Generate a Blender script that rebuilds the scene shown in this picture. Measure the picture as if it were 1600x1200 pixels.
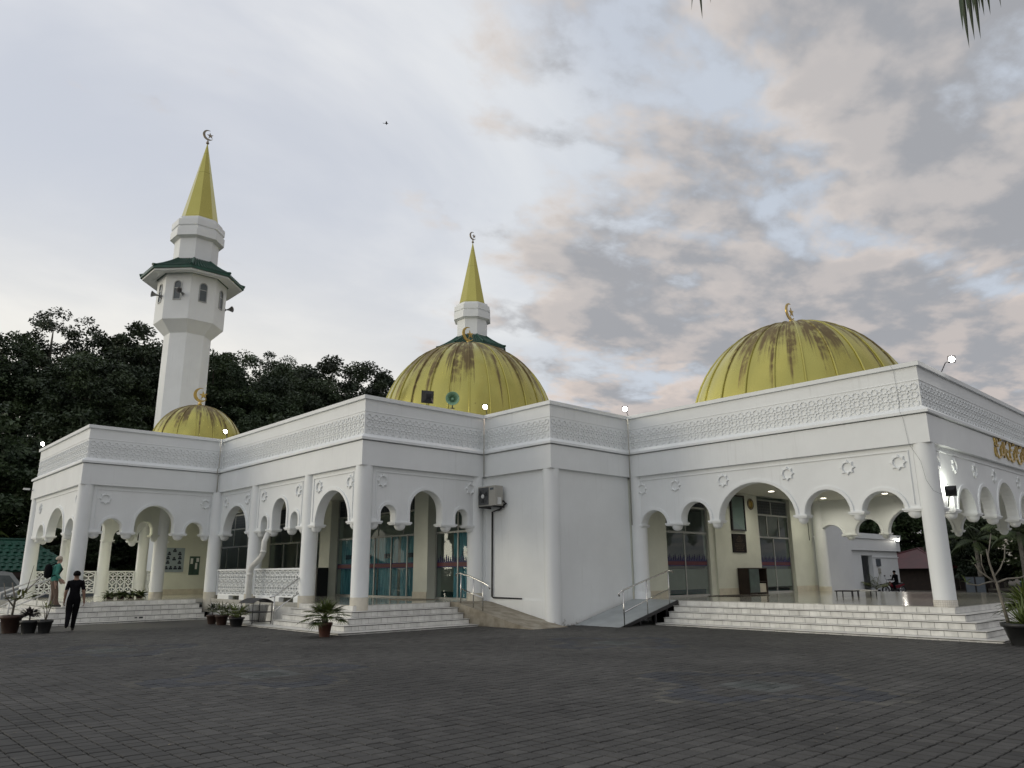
import bpy, bmesh, math, random
import numpy as np
from mathutils import Vector, Matrix
R = math.radians; PI = math.pi
random.seed(7)
for _o in list(bpy.data.objects): bpy.data.objects.remove(_o)
SC = bpy.context.scene
C = SC.collection

# ------------------------------------------------------------------ camera
cam = bpy.data.cameras.new('camera'); cam.sensor_width = 36.0; cam.lens = 26.49
cam.clip_start = 0.1; cam.clip_end = 2000
camo = bpy.data.objects.new('camera', cam); C.objects.link(camo)
_p, _r, _y = R(14.0855), R(-0.3978), R(43.1146)
_fw = Vector((math.sin(_y)*math.cos(_p), math.cos(_y)*math.cos(_p), math.sin(_p)))
_rt = Vector((math.cos(_y), -math.sin(_y), 0)); _up = _rt.cross(_fw)
_r2 = _rt*math.cos(_r)+_up*math.sin(_r); _u2 = -_rt*math.sin(_r)+_up*math.cos(_r)
_m = Matrix((_r2, _u2, -_fw)).transposed().to_4x4(); _m.translation = (0, 0, 1.6)
camo.matrix_world = _m
SC.camera = camo

# ------------------------------------------------------------------ node helpers
def N(nt, t, **kw):
    n = nt.nodes.new(t)
    for k, v in kw.items():
        if k.startswith('i_'):
            key = k[2:]
            n.inputs[int(key) if key.isdigit() else key.replace('_', ' ')].default_value = v
        else: setattr(n, k, v)
    return n
def L(nt, a, b): nt.links.new(a, b)
def math_(nt, op, a, b=None, clamp=False):
    n = nt.nodes.new('ShaderNodeMath'); n.operation = op; n.use_clamp = clamp
    for i, s in enumerate((a, b)):
        if s is None: continue
        if isinstance(s, (int, float)): n.inputs[i].default_value = s
        else: nt.links.new(s, n.inputs[i])
    return n.outputs[0]
def mixc(nt, f, a, b, bt='MIX'):
    n = nt.nodes.new('ShaderNodeMix'); n.data_type = 'RGBA'; n.blend_type = bt
    for i, s in ((0, f), (6, a), (7, b)):
        if isinstance(s, (int, float)): n.inputs[i].default_value = s
        elif isinstance(s, tuple): n.inputs[i].default_value = (*s[:3], 1)
        else: nt.links.new(s, n.inputs[i])
    return n.outputs[2]
def smooth(nt, x, a, b):
    n = nt.nodes.new('ShaderNodeMapRange'); n.interpolation_type = 'SMOOTHSTEP'
    n.inputs[1].default_value = a; n.inputs[2].default_value = b
    nt.links.new(x, n.inputs[0]); return n.outputs[0]

# ------------------------------------------------------------------ sky
SUN_AZ_VEC = Vector((-0.77, 0.64, 0)).normalized()      # towards the set sun, left of the picture
SUN_EL = R(7)
w = bpy.data.worlds.new('World'); SC.world = w; w.use_nodes = True
nt = w.node_tree; nt.nodes.clear()
out = N(nt, 'ShaderNodeOutputWorld'); bg = N(nt, 'ShaderNodeBackground'); L(nt, bg.outputs[0], out.inputs[0])
sky = N(nt, 'ShaderNodeTexSky', sky_type='NISHITA', sun_disc=False)
sky.sun_elevation = SUN_EL; sky.sun_rotation = math.atan2(SUN_AZ_VEC.x, SUN_AZ_VEC.y)
sky.air_density = 1.0; sky.dust_density = 2.0; sky.ozone_density = 1.2; sky.altitude = 50
tc = N(nt, 'ShaderNodeTexCoord'); sep = N(nt, 'ShaderNodeSeparateXYZ'); L(nt, tc.outputs['Generated'], sep.inputs[0])
dz = math_(nt, 'ADD', math_(nt, 'MAXIMUM', sep.outputs[2], 0.0), 0.12)
px = math_(nt, 'DIVIDE', sep.outputs[0], dz); py = math_(nt, 'DIVIDE', sep.outputs[1], dz)
comb = N(nt, 'ShaderNodeCombineXYZ'); L(nt, px, comb.inputs[0]); L(nt, py, comb.inputs[1])
mp = N(nt, 'ShaderNodeMapping'); mp.inputs['Rotation'].default_value = (0, 0, R(-58)); mp.inputs['Scale'].default_value = (1.0, 1.35, 1); mp.inputs['Location'].default_value = (3.35, 1.7, 0.4)
L(nt, comb.outputs[0], mp.inputs[0])
SKY_GAIN = 0.15
def cloudnoise(off, scale, detail, rough, dist):
    a = N(nt, 'ShaderNodeVectorMath', operation='ADD'); a.inputs[1].default_value = off; L(nt, mp.outputs[0], a.inputs[0])
    n = N(nt, 'ShaderNodeTexNoise', noise_dimensions='3D'); n.inputs['Scale'].default_value = scale; n.inputs['Detail'].default_value = detail
    n.inputs['Roughness'].default_value = rough; n.inputs['Distortion'].default_value = dist
    L(nt, a.outputs[0], n.inputs['Vector']); return n.outputs[0]
n1 = cloudnoise((0, 0, 0), 2.5, 10, 0.57, 0.10)
n1s = cloudnoise((0.0, 0.13, 0), 2.5, 5, 0.53, 0.10)
n2 = cloudnoise((7, 3, 1), 0.8, 6, 0.55, 0.4)
# coverage grows away from the sunset side of the sky
q = math_(nt, 'SUBTRACT', px, math_(nt, 'MULTIPLY', py, 0.85))
cov = smooth(nt, q, -0.55, 0.80)
thr = math_(nt, 'SUBTRACT', 0.66, math_(nt, 'ADD', math_(nt, 'MULTIPLY', cov, 0.275), math_(nt, 'MULTIPLY', smooth(nt, q, 0.8, 2.2), 0.10)))
cd = math_(nt, 'SUBTRACT', n1, thr)
cmask = smooth(nt, cd, -0.045, 0.11)
lit = smooth(nt, math_(nt, 'SUBTRACT', n1, n1s), -0.08, 0.10)
thick = smooth(nt, cd, 0.02, 0.20)
skyc = N(nt, 'ShaderNodeVectorMath', operation='SCALE'); skyc.inputs[3].default_value = SKY_GAIN; L(nt, sky.outputs[0], skyc.inputs[0])
haze_m = smooth(nt, n2, 0.35, 0.75)
hz = math_(nt, 'ADD', math_(nt, 'MULTIPLY', haze_m, 0.20), 0.76)
base = mixc(nt, hz, skyc.outputs[0], mixc(nt, haze_m, (0.70, 0.725, 0.80), (0.90, 0.90, 0.895)))
base = mixc(nt, math_(nt, 'MULTIPLY', cov, 0.75), base, (0.50, 0.56, 0.645))
# low warm veil over the sunset side
low = math_(nt, 'MULTIPLY', smooth(nt, sep.outputs[2], 0.48, 0.10), smooth(nt, q, 1.0, -1.2))
base = mixc(nt, math_(nt, 'MULTIPLY', low, 0.85), base, (0.97, 0.92, 0.80))
litw = mixc(nt, smooth(nt, sep.outputs[2], 0.45, 0.15), (0.66, 0.60, 0.56), (0.74, 0.62, 0.545))
litc = mixc(nt, lit, (0.335, 0.34, 0.36), litw)
ccol = mixc(nt, math_(nt, 'MULTIPLY', thick, 0.45), litc, (0.32, 0.325, 0.345))
fin = mixc(nt, math_(nt, 'MULTIPLY', cmask, 0.9), base, ccol)
L(nt, fin, bg.inputs[0]); bg.inputs[1].default_value = 1.0

# ------------------------------------------------------------------ sun (weak afterglow)
sl = bpy.data.lights.new('sun', 'SUN'); sl.energy = 0.95; sl.angle = R(28); sl.color = (1.0, 0.92, 0.74)
slo = bpy.data.objects.new('sun', sl); C.objects.link(slo)
_sd = Vector((SUN_AZ_VEC.x*math.cos(SUN_EL), SUN_AZ_VEC.y*math.cos(SUN_EL), math.sin(SUN_EL)))
slo.rotation_euler = (-_sd).to_track_quat('-Z', 'Y').to_euler(); slo.location = (-20, 20, 30)
SC.view_settings.view_transform = 'Standard'; SC.view_settings.look = 'None'
SC.view_settings.gamma = 1.0; SC.view_settings.use_curve_mapping = False; SC.view_settings.exposure = 0.06

# ------------------------------------------------------------------ materials
MT = {}
def pmat(name, col, rough=0.6, metal=0.0, var=0.10, scale=3.0, bump=0.0, streak=0.0, spec=0.5, col2=None, stretch=(1, 1, 1), trans=0.0, emit=None, estr=0.0, rand=0.0, splash=0.0):
    m = bpy.data.materials.new(name); m.use_nodes = True; t = m.node_tree; b = t.nodes['Principled BSDF']
    b.inputs['Roughness'].default_value = rough; b.inputs['Metallic'].default_value = metal
    b.inputs['Specular IOR Level'].default_value = spec
    g = N(t, 'ShaderNodeNewGeometry'); mpn = N(t, 'ShaderNodeMapping'); mpn.inputs['Scale'].default_value = stretch
    L(t, g.outputs['Position'], mpn.inputs[0])
    n = N(t, 'ShaderNodeTexNoise', i_Scale=scale, i_Detail=5.0, i_Roughness=0.6); L(t, mpn.outputs[0], n.inputs['Vector'])
    c2 = col2 or tuple(max(0, x*(1-2.2*var)) for x in col)
    f = smooth(t, n.outputs[0], 0.3, 0.72)
    cc = mixc(t, f, c2, tuple(min(1, x*(1+0.4*var)) for x in col))
    if rand:
        oi = N(t, 'ShaderNodeObjectInfo'); k = math_(t, 'ADD', math_(t, 'MULTIPLY', oi.outputs['Random'], rand), 1-rand/2)
        cb = N(t, 'ShaderNodeCombineColor'); [L(t, k, cb.inputs[i]) for i in range(3)]
        cc = mixc(t, 1.0, cc, cb.outputs[0], 'MULTIPLY')
    if streak:
        mp2 = N(t, 'ShaderNodeMapping'); mp2.inputs['Scale'].default_value = (5.5, 5.5, 0.35); L(t, g.outputs['Position'], mp2.inputs[0])
        n2 = N(t, 'ShaderNodeTexNoise', i_Scale=1.6, i_Detail=6.0, i_Roughness=0.65); L(t, mp2.outputs[0], n2.inputs['Vector'])
        n3 = N(t, 'ShaderNodeTexNoise', i_Scale=0.45, i_Detail=2.0); L(t, g.outputs['Position'], n3.inputs['Vector'])
        k = math_(t, 'MULTIPLY', smooth(t, n2.outputs[0], 0.52, 0.80), smooth(t, n3.outputs[0], 0.42, 0.62))
        cc = mixc(t, math_(t, 'MULTIPLY', k, streak), cc, (col[0]*0.42, col[1]*0.40, col[2]*0.36))
    if splash:
        sz = N(t, 'ShaderNodeSeparateXYZ'); L(t, g.outputs['Position'], sz.inputs[0]); n4 = N(t, 'ShaderNodeTexNoise', i_Scale=5.0, i_Detail=8.0, i_Roughness=0.7); L(t, g.outputs['Position'], n4.inputs['Vector'])
        e4 = math_(t, 'SUBTRACT', n4.outputs[0], math_(t, 'MULTIPLY', sz.outputs[2], 0.75))
        cc = mixc(t, math_(t, 'MULTIPLY', smooth(t, e4, 0.42, 0.60), splash), cc, (0.20, 0.19, 0.16))
    L(t, cc, b.inputs['Base Color'])
    if bump:
        bn = N(t, 'ShaderNodeBump', i_Strength=bump, i_Distance=0.02)
        nb = N(t, 'ShaderNodeTexNoise', i_Scale=scale*14, i_Detail=4.0); L(t, g.outputs['Position'], nb.inputs['Vector'])
        L(t, nb.outputs[0], bn.inputs['Height']); L(t, bn.outputs[0], b.inputs['Normal'])
    if emit:
        b.inputs['Emission Color'].default_value = (*emit, 1); b.inputs['Emission Strength'].default_value = estr
    if trans: b.inputs['Transmission Weight'].default_value = trans
    MT[name] = m; return m
pmat('plaster', (0.81, 0.835, 0.84), 0.60, var=0.022, scale=0.9, bump=0.10, streak=0.20, splash=0.8)
pmat('plaster_clean', (0.81, 0.835, 0.84), 0.6, var=0.02, scale=1.0, bump=0.06, streak=0.06)
pmat('cream', (0.68, 0.70, 0.62), 0.6, var=0.04, scale=1.2, bump=0.05, streak=0.06)
pmat('ceiling', (0.66, 0.66, 0.60), 0.7, var=0.02)
pmat('skirt', (0.60, 0.56, 0.46), 0.35, var=0.06, scale=4)
pmat('tile', (0.74, 0.735, 0.70), 0.30, var=0.09, scale=3.5, streak=0.45, rand=0.14)
pmat('grout', (0.10, 0.10, 0.095), 0.85, var=0.2, scale=6)
pmat('concrete', (0.34, 0.31, 0.25), 0.9, var=0.14, scale=3, bump=0.35, col2=(0.22, 0.19, 0.14))
pmat('steel_plate', (0.42, 0.45, 0.46), 0.45, metal=0.3, var=0.08, scale=2)
pmat('stainless', (0.62, 0.62, 0.61), 0.22, metal=1.0, var=0.04)
pmat('dark_metal', (0.05, 0.05, 0.055), 0.45, metal=0.5, var=0.1)
pmat('black', (0.012, 0.012, 0.014), 0.5, var=0.1)
pmat('alu', (0.40, 0.41, 0.40), 0.4, metal=0.6, var=0.05)
pmat('curtain', (0.20, 0.47, 0.54), 0.85, var=0.25, scale=2.0, stretch=(14, 14, 0.6), col2=(0.05, 0.16, 0.22))
pmat('curtain_motif', (0.012, 0.035, 0.07), 0.9, var=0.2)
pmat('carpet', (0.02, 0.15, 0.17), 0.95, var=0.15)
pmat('film_red', (0.11, 0.018, 0.026), 0.5, var=0.1)
pmat('film_blue', (0.012, 0.012, 0.10), 0.5, var=0.1)
pmat('frosted', (0.15, 0.19, 0.175), 0.35, var=0.05)
pmat('screen_dark', (0.018, 0.03, 0.045), 0.4, var=0.3, scale=20)
pmat('gold', (0.56, 0.40, 0.12), 0.32, metal=0.85, var=0.12, scale=6)
pmat('bronze_pale', (0.30, 0.26, 0.20), 0.4, metal=0.7, var=0.1)
pmat('pvc', (0.72, 0.72, 0.69), 0.45, var=0.05, streak=0.2)
pmat('ac_body', (0.42, 0.41, 0.37), 0.5, var=0.06, streak=0.25)
pmat('ac_grille', (0.10, 0.105, 0.11), 0.5, var=0.1)
pmat('white_plastic', (0.70, 0.71, 0.70), 0.45, var=0.04)
pmat('horn_green', (0.33, 0.56, 0.38), 0.45, var=0.1)
pmat('horn_grey', (0.20, 0.20, 0.20), 0.6, var=0.1)
pmat('roof_green', (0.008, 0.066, 0.042), 0.45, var=0.12, scale=2.5, rand=0.25)
pmat('roof_red', (0.070, 0.009, 0.012), 0.5, var=0.2, scale=1.2)
pmat('timber_dark', (0.03, 0.018, 0.014), 0.7, var=0.2)
pmat('terracotta', (0.10, 0.040, 0.026), 0.6, var=0.18, scale=5)
pmat('pot_brown', (0.055, 0.028, 0.020), 0.55, var=0.2, scale=5)
pmat('pot_black', (0.018, 0.019, 0.020), 0.5, var=0.2)
pmat('soil', (0.03, 0.022, 0.015), 0.95, var=0.3, scale=20)
pmat('bark', (0.085, 0.070, 0.055), 0.9, var=0.25, scale=5, bump=0.4, stretch=(1, 1, .3))
pmat('bark_pale', (0.22, 0.20, 0.165), 0.9, var=0.2, scale=5, bump=0.3)
pmat('leaf_dark', (0.048, 0.074, 0.028), 0.55, var=0.22, scale=0.35, rand=0.6, col2=(0.018, 0.034, 0.016))
pmat('leaf_mid', (0.075, 0.105, 0.026), 0.55, var=0.22, scale=0.6, rand=0.4, col2=(0.025, 0.042, 0.014))
pmat('leaf_palm', (0.115, 0.150, 0.030), 0.45, var=0.2, scale=2.0, rand=0.3, col2=(0.045, 0.070, 0.018))
pmat('leaf_yellow', (0.18, 0.19, 0.055), 0.5, var=0.2, scale=3.0, col2=(0.07, 0.09, 0.03))
pmat('leaf_purple', (0.020, 0.014, 0.016), 0.6, var=0.2)
pmat('leaf_litter', (0.30, 0.26, 0.18), 0.8, var=0.4, scale=9)
pmat('joint_sand', (0.012, 0.0115, 0.010), 0.95, var=0.3, scale=3)
pmat('petal', (0.75, 0.72, 0.66), 0.6, var=0.05)
pmat('skin', (0.24, 0.145, 0.10), 0.55, var=0.05)
pmat('skin_light', (0.38, 0.24, 0.18), 0.55, var=0.05)
pmat('hair', (0.008, 0.007, 0.007), 0.85, var=0.1, spec=0.08)
pmat('cloth_black', (0.008, 0.008, 0.010), 0.95, var=0.15, scale=8, spec=0.08)
pmat('cloth_turq', (0.055, 0.25, 0.20), 0.8, var=0.10, scale=6)
pmat('cloth_khaki', (0.14, 0.095, 0.07), 0.85, var=0.12, scale=6)
pmat('shoe', (0.05, 0.05, 0.045), 0.6, var=0.1)
pmat('cap_white', (0.48, 0.42, 0.34), 0.7, var=0.06)
pmat('rubber', (0.012, 0.012, 0.012), 0.75, var=0.1)
pmat('bike_red', (0.14, 0.008, 0.018), 0.25, var=0.05)
pmat('paint_silver', (0.30, 0.32, 0.34), 0.3, metal=0.3, var=0.04)
pmat('plaque', (0.006, 0.004, 0.003), 0.45, var=0.1, spec=0.15)
pmat('plaque_text', (0.07, 0.045, 0.022), 0.5, var=0.1)
pmat('poster', (0.30, 0.36, 0.40), 0.5, var=0.04)
pmat('poster_fig', (0.02, 0.028, 0.05), 0.6, var=0.1)
pmat('notice_green', (0.055, 0.10, 0.085), 0.35, var=0.2)
pmat('bin_green', (0.02, 0.09, 0.06), 0.5, var=0.1)
pmat('sign_grey', (0.10, 0.12, 0.14), 0.5, var=0.1)
pmat('grass', (0.045, 0.060, 0.022), 0.9, var=0.3, scale=0.6)
pmat('earth', (0.075, 0.062, 0.045), 0.95, var=0.25, scale=0.5)
pmat('lamp_glass', (0.9, 0.9, 0.85), 0.3, emit=(1.0, 0.96, 0.86), estr=45.0)
pmat('lamp_glass_warm', (0.9, 0.85, 0.8), 0.3, emit=(1.0, 0.80, 0.66), estr=40.0)
pmat('downlight', (0.9, 0.9, 0.85), 0.3, emit=(1.0, 0.93, 0.78), estr=9.0)

def glassmat(name, tint, refl):
    m = bpy.data.materials.new(name); m.use_nodes = True; t = m.node_tree; t.nodes.clear()
    o = N(t, 'ShaderNodeOutputMaterial'); tr = N(t, 'ShaderNodeBsdfTransparent'); gl = N(t, 'ShaderNodeBsdfGlossy')
    tr.inputs[0].default_value = (*tint, 1); gl.inputs['Roughness'].default_value = 0.02; gl.inputs[0].default_value = (0.9, 0.95, 0.95, 1)
    lw = N(t, 'ShaderNodeLayerWeight'); lw.inputs[0].default_value = 0.5; mx = N(t, 'ShaderNodeMixShader')
    L(t, math_(t, 'ADD', math_(t, 'MULTIPLY', math_(t, 'POWER', lw.outputs['Facing'], 4.0), refl), 0.045, True), mx.inputs[0]); L(t, tr.outputs[0], mx.inputs[1]); L(t, gl.outputs[0], mx.inputs[2]); L(t, mx.outputs[0], o.inputs[0])
    MT[name] = m
glassmat('glass', (0.74, 0.82, 0.82), 0.6)

def floormat():
    m = bpy.data.materials.new('floor_tile'); m.use_nodes = True; t = m.node_tree; b = t.nodes['Principled BSDF']
    g = N(t, 'ShaderNodeNewGeometry'); br = N(t, 'ShaderNodeTexBrick'); L(t, g.outputs['Position'], br.inputs['Vector'])
    br.offset = 0.0; br.inputs['Scale'].default_value = 1.0; br.inputs['Brick Width'].default_value = 0.6; br.inputs['Row Height'].default_value = 0.6
    br.inputs['Mortar Size'].default_value = 0.006; br.inputs['Color1'].default_value = (0.46, 0.45, 0.40, 1); br.inputs['Color2'].default_value = (0.50, 0.49, 0.44, 1); br.inputs['Mortar'].default_value = (0.25, 0.24, 0.21, 1)
    L(t, br.outputs[0], b.inputs['Base Color']); b.inputs['Roughness'].default_value = 0.10; b.inputs['Specular IOR Level'].default_value = 0.6
    MT['floor_tile'] = m
floormat()
def mosaicmat():
    m = bpy.data.materials.new('mosaic'); m.use_nodes = True; t = m.node_tree; b = t.nodes['Principled BSDF']
    tcn = N(t, 'ShaderNodeTexCoord'); g = N(t, 'ShaderNodeSeparateXYZ'); L(t, tcn.outputs['Object'], g.inputs[0])
    a = math_(t, 'MULTIPLY', math_(t, 'ARCTAN2', g.outputs[1], g.outputs[0]), 0.28)
    cb = N(t, 'ShaderNodeCombineXYZ'); L(t, a, cb.inputs[0]); L(t, g.outputs[2], cb.inputs[1])
    br = N(t, 'ShaderNodeTexBrick'); L(t, cb.outputs[0], br.inputs['Vector']); br.offset = 0.0
    br.inputs['Scale'].default_value = 1.0; br.inputs['Brick Width'].default_value = 0.05; br.inputs['Row Height'].default_value = 0.05; br.inputs['Mortar Size'].default_value = 0.003
    br.inputs['Color1'].default_value = (0.60, 0.56, 0.48, 1); br.inputs['Color2'].default_value = (0.66, 0.63, 0.56, 1); br.inputs['Mortar'].default_value = (0.36, 0.33, 0.28, 1)
    L(t, br.outputs[0], b.inputs['Base Color']); b.inputs['Roughness'].default_value = 0.4
    MT['mosaic'] = m
mosaicmat()
def domemat(name, cx, cy, z0, z1):
    """gold painted sheet metal, dark run-off grime hanging from the crown"""
    m = bpy.data.materials.new(name); m.use_nodes = True; t = m.node_tree; b = t.nodes['Principled BSDF']
    g = N(t, 'ShaderNodeNewGeometry'); s = N(t, 'ShaderNodeSeparateXYZ'); L(t, g.outputs['Position'], s.inputs[0])
    an = math_(t, 'ARCTAN2', math_(t, 'SUBTRACT', s.outputs[1], cy), math_(t, 'SUBTRACT', s.outputs[0], cx))
    h = math_(t, 'DIVIDE', math_(t, 'SUBTRACT', s.outputs[2], z0), z1-z0)
    def ns(fa, fh, sc, det, off):
        c_ = N(t, 'ShaderNodeCombineXYZ'); L(t, math_(t, 'ADD', math_(t, 'MULTIPLY', an, fa), off), c_.inputs[0]); L(t, math_(t, 'MULTIPLY', h, fh), c_.inputs[1])
        n_ = N(t, 'ShaderNodeTexNoise', i_Scale=sc, i_Detail=det, i_Roughness=0.65); L(t, c_.outputs[0], n_.inputs['Vector']); return n_.outputs[0]
    run = ns(6.0, 0.15, 1.0, 4.0, 0.0); fine = ns(22.0, 1.2, 1.5, 5.0, 3.0); pat = ns(9.0, 9.0, 1.3, 6.0, 7.0)
    # each stain runs down from the crown for its own length
    lim = math_(t, 'SUBTRACT', 1.02, math_(t, 'MULTIPLY', smooth(t, run, 0.30, 0.74), 0.86))
    e_ = math_(t, 'ADD', math_(t, 'SUBTRACT', h, lim), math_(t, 'MULTIPLY', math_(t, 'SUBTRACT', fine, 0.5), 0.55))
    e_ = math_(t, 'ADD', e_, math_(t, 'MULTIPLY', math_(t, 'SUBTRACT', pat, 0.5), 0.28))
    k = math_(t, 'MAXIMUM', math_(t, 'MULTIPLY', smooth(t, e_, -0.08, 0.24), smooth(t, math_(t, 'ADD', pat, math_(t, 'MULTIPLY', fine, 0.5)), 0.52, 0.80)), math_(t, 'MULTIPLY', smooth(t, math_(t, 'ADD', pat, math_(t, 'MULTIPLY', fine, 0.25)), 0.78, 0.86), 0.8))
    nn = N(t, 'ShaderNodeTexNoise', i_Scale=0.8, i_Detail=3.0); L(t, g.outputs['Position'], nn.inputs['Vector'])
    gold = mixc(t, nn.outputs[0], (0.42, 0.380, 0.100), (0.51, 0.460, 0.140))
    cc = mixc(t, math_(t, 'MULTIPLY', k, 0.92), gold, (0.125, 0.080, 0.032))
    L(t, cc, b.inputs['Base Color']); L(t, math_(t, 'SUBTRACT', 0.80, math_(t, 'MULTIPLY', k, 0.6)), b.inputs['Metallic'])
    L(t, math_(t, 'ADD', 0.25, math_(t, 'MULTIPLY', k, 0.4)), b.inputs['Roughness'])
    MT[name] = m
def pavermat():
    m = bpy.data.materials.new('paver'); m.use_nodes = True; t = m.node_tree; b = t.nodes['Principled BSDF']
    at = N(t, 'ShaderNodeAttribute', attribute_name='tone'); g = N(t, 'ShaderNodeNewGeometry')
    n = N(t, 'ShaderNodeTexNoise', i_Scale=0.35, i_Detail=5.0, i_Roughness=0.6); L(t, g.outputs['Position'], n.inputs['Vector'])
    n2 = N(t, 'ShaderNodeTexNoise', i_Scale=60.0, i_Detail=3.0); L(t, g.outputs['Position'], n2.inputs['Vector'])
    k = math_(t, 'ADD', math_(t, 'MULTIPLY', smooth(t, n.outputs[0], 0.3, 0.7), 0.60), 0.66)
    k = math_(t, 'MULTIPLY', k, math_(t, 'ADD', math_(t, 'MULTIPLY', n2.outputs[0], 0.7), 0.65))
    cb = N(t, 'ShaderNodeCombineColor'); [L(t, k, cb.inputs[i]) for i in range(3)]
    L(t, mixc(t, 1.0, at.outputs['Color'], cb.outputs[0], 'MULTIPLY'), b.inputs['Base Color'])
    b.inputs['Roughness'].default_value = 0.72; b.inputs['Specular IOR Level'].default_value = 0.4
    bn = N(t, 'ShaderNodeBump', i_Strength=0.25, i_Distance=0.004); L(t, n2.outputs[0], bn.inputs['Height']); L(t, bn.outputs[0], b.inputs['Normal'])
    MT['paver'] = m
    m = bpy.data.materials.new('paving_far'); m.use_nodes = True; t = m.node_tree; b = t.nodes['Principled BSDF']
    g = N(t, 'ShaderNodeNewGeometry'); br = N(t, 'ShaderNodeTexBrick'); L(t, g.outputs['Position'], br.inputs['Vector']); br.offset = 0.0
    br.inputs['Scale'].default_value = 1.0; br.inputs['Brick Width'].default_value = 0.185; br.inputs['Row Height'].default_value = 0.19; br.inputs['Mortar Size'].default_value = 0.006
    br.inputs['Color1'].default_value = (0.042, 0.041, 0.038, 1); br.inputs['Color2'].default_value = (0.048, 0.046, 0.043, 1); br.inputs['Mortar'].default_value = (0.018, 0.018, 0.017, 1)
    L(t, br.outputs[0], b.inputs['Base Color']); b.inputs['Roughness'].default_value = 0.75
    MT['paving_far'] = m
pavermat()

# ------------------------------------------------------------------ geometry helpers
W = {}
def add(name, me, parent=None, M=None, mat=None):
    o = bpy.data.objects.new(name, me); C.objects.link(o); M = M or Matrix()
    if parent is not None:
        o.parent = parent; o.matrix_parent_inverse = W[parent.as_pointer()].inverted()
    o.matrix_basis = M; W[o.as_pointer()] = M.copy(); return o
def tag(o, label, cat, group=None, kind=None):
    if label: o['label'] = label
    if cat: o['category'] = cat
    if group: o['group'] = group
    if kind: o['kind'] = kind
    return o
def thing(name, label, cat, loc=(0, 0, 0), rz=0.0, group=None):
    o = add(name, None, None, Matrix.Translation(loc) @ Matrix.Rotation(rz, 4, 'Z')); o.empty_display_size = 0.2
    return tag(o, label, cat, group)
def T(x, y, z, rz=0.0, s=1.0):
    return Matrix.Translation((x, y, z)) @ Matrix.Rotation(rz, 4, 'Z') @ Matrix.Scale(s, 4)
class MB:
    def __init__(s): s.v = []; s.f = []; s.mi = []; s.sm = []
    def face(s, pts, m=0, sm=False):
        b = len(s.v); s.v += [tuple(p) for p in pts]; s.f.append(list(range(b, b+len(pts)))); s.mi.append(m); s.sm.append(sm)
    def raw(s, v, f, m=0, sm=False):
        b = len(s.v); s.v += [tuple(p) for p in v]
        for q in f: s.f.append([b+i for i in q]); s.mi.append(m); s.sm.append(sm)
    def box(s, x0, x1, y0, y1, z0, z1, M=None, m=0):
        v = [Vector(p) for p in ((x0, y0, z0), (x1, y0, z0), (x1, y1, z0), (x0, y1, z0), (x0, y0, z1), (x1, y0, z1), (x1, y1, z1), (x0, y1, z1))]
        if M is not None: v = [M @ p for p in v]
        s.raw(v, [(0, 3, 2, 1), (4, 5, 6, 7), (0, 1, 5, 4), (1, 2, 6, 5), (2, 3, 7, 6), (3, 0, 4, 7)], m)
    def lathe(s, prof, n=20, M=None, m=0, sm=True, caps=True, ph=0.0, sx=1.0, sy=1.0):
        v = []; f = []
        for (r, z) in prof:
            for k in range(n):
                a = 2*PI*k/n+ph; p = Vector((r*math.cos(a)*sx, r*math.sin(a)*sy, z)); v.append(M @ p if M is not None else p)
        for i in range(len(prof)-1):
            for k in range(n):
                k2 = (k+1) % n; f.append((i*n+k, i*n+k2, (i+1)*n+k2, (i+1)*n+k))
        s.raw(v, f, m, sm)
        if caps:
            b = len(s.v)-len(v)
            s.f.append([b+k for k in range(n)][::-1]); s.mi.append(m); s.sm.append(False)
            s.f.append([b+(len(prof)-1)*n+k for k in range(n)]); s.mi.append(m); s.sm.append(False)
    def tube(s, path, r, n=8, m=0, caps=True):
        P = [Vector(p) for p in path]; rr = r if isinstance(r, (list, tuple)) else [r]*len(P)
        v = []; f = []; ref = None
        for i, p in enumerate(P):
            d = (P[min(i+1, len(P)-1)]-P[max(i-1, 0)]).normalized()
            if ref is None: ref = d.orthogonal().normalized()
            else:
                ref = (ref-d*ref.dot(d))
                ref = ref.normalized() if ref.length > 1e-5 else d.orthogonal().normalized()
            b = d.cross(ref)
            for k in range(n):
                a = 2*PI*k/n; v.append(p+(ref*math.cos(a)+b*math.sin(a))*rr[i])
        for i in range(len(P)-1):
            for k in range(n):
                k2 = (k+1) % n; f.append((i*n+k, i*n+k2, (i+1)*n+k2, (i+1)*n+k))
        s.raw(v, f, m, True)
        if caps:
            b = len(s.v)-len(v)
            s.f.append([b+k for k in range(n)][::-1]); s.mi.append(m); s.sm.append(False)
            s.f.append([b+(len(P)-1)*n+k for k in range(n)]); s.mi.append(m); s.sm.append(False)
    def prism(s, pts2, fn, d0, d1, m=0, sm=False):
        """closed outline pts2 (a,b) extruded between depths d0,d1 by fn(a,b,d)"""
        n = len(pts2)
        s.face([fn(a, b, d0) for a, b in pts2], m); s.face([fn(a, b, d1) for a, b in pts2][::-1], m)
        for i in range(n):
            a, b = pts2[i], pts2[(i+1) % n]
            s.face([fn(*a, d0), fn(*b, d0), fn(*b, d1), fn(*a, d1)], m, sm)
    def mesh(s, name, mats, recalc=True, weld=True):
        me = bpy.data.meshes.new(name); me.from_pydata(s.v, [], s.f)
        for mm in mats: me.materials.append(MT[mm])
        me.polygons.foreach_set('material_index', s.mi); me.polygons.foreach_set('use_smooth', s.sm)
        if recalc:
            b = bmesh.new(); b.from_mesh(me)
            if weld: bmesh.ops.remove_doubles(b, verts=b.verts, dist=1e-4)
            bmesh.ops.recalc_face_normals(b, faces=b.faces); b.to_mesh(me); b.free()
        me.update(); return me
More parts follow.
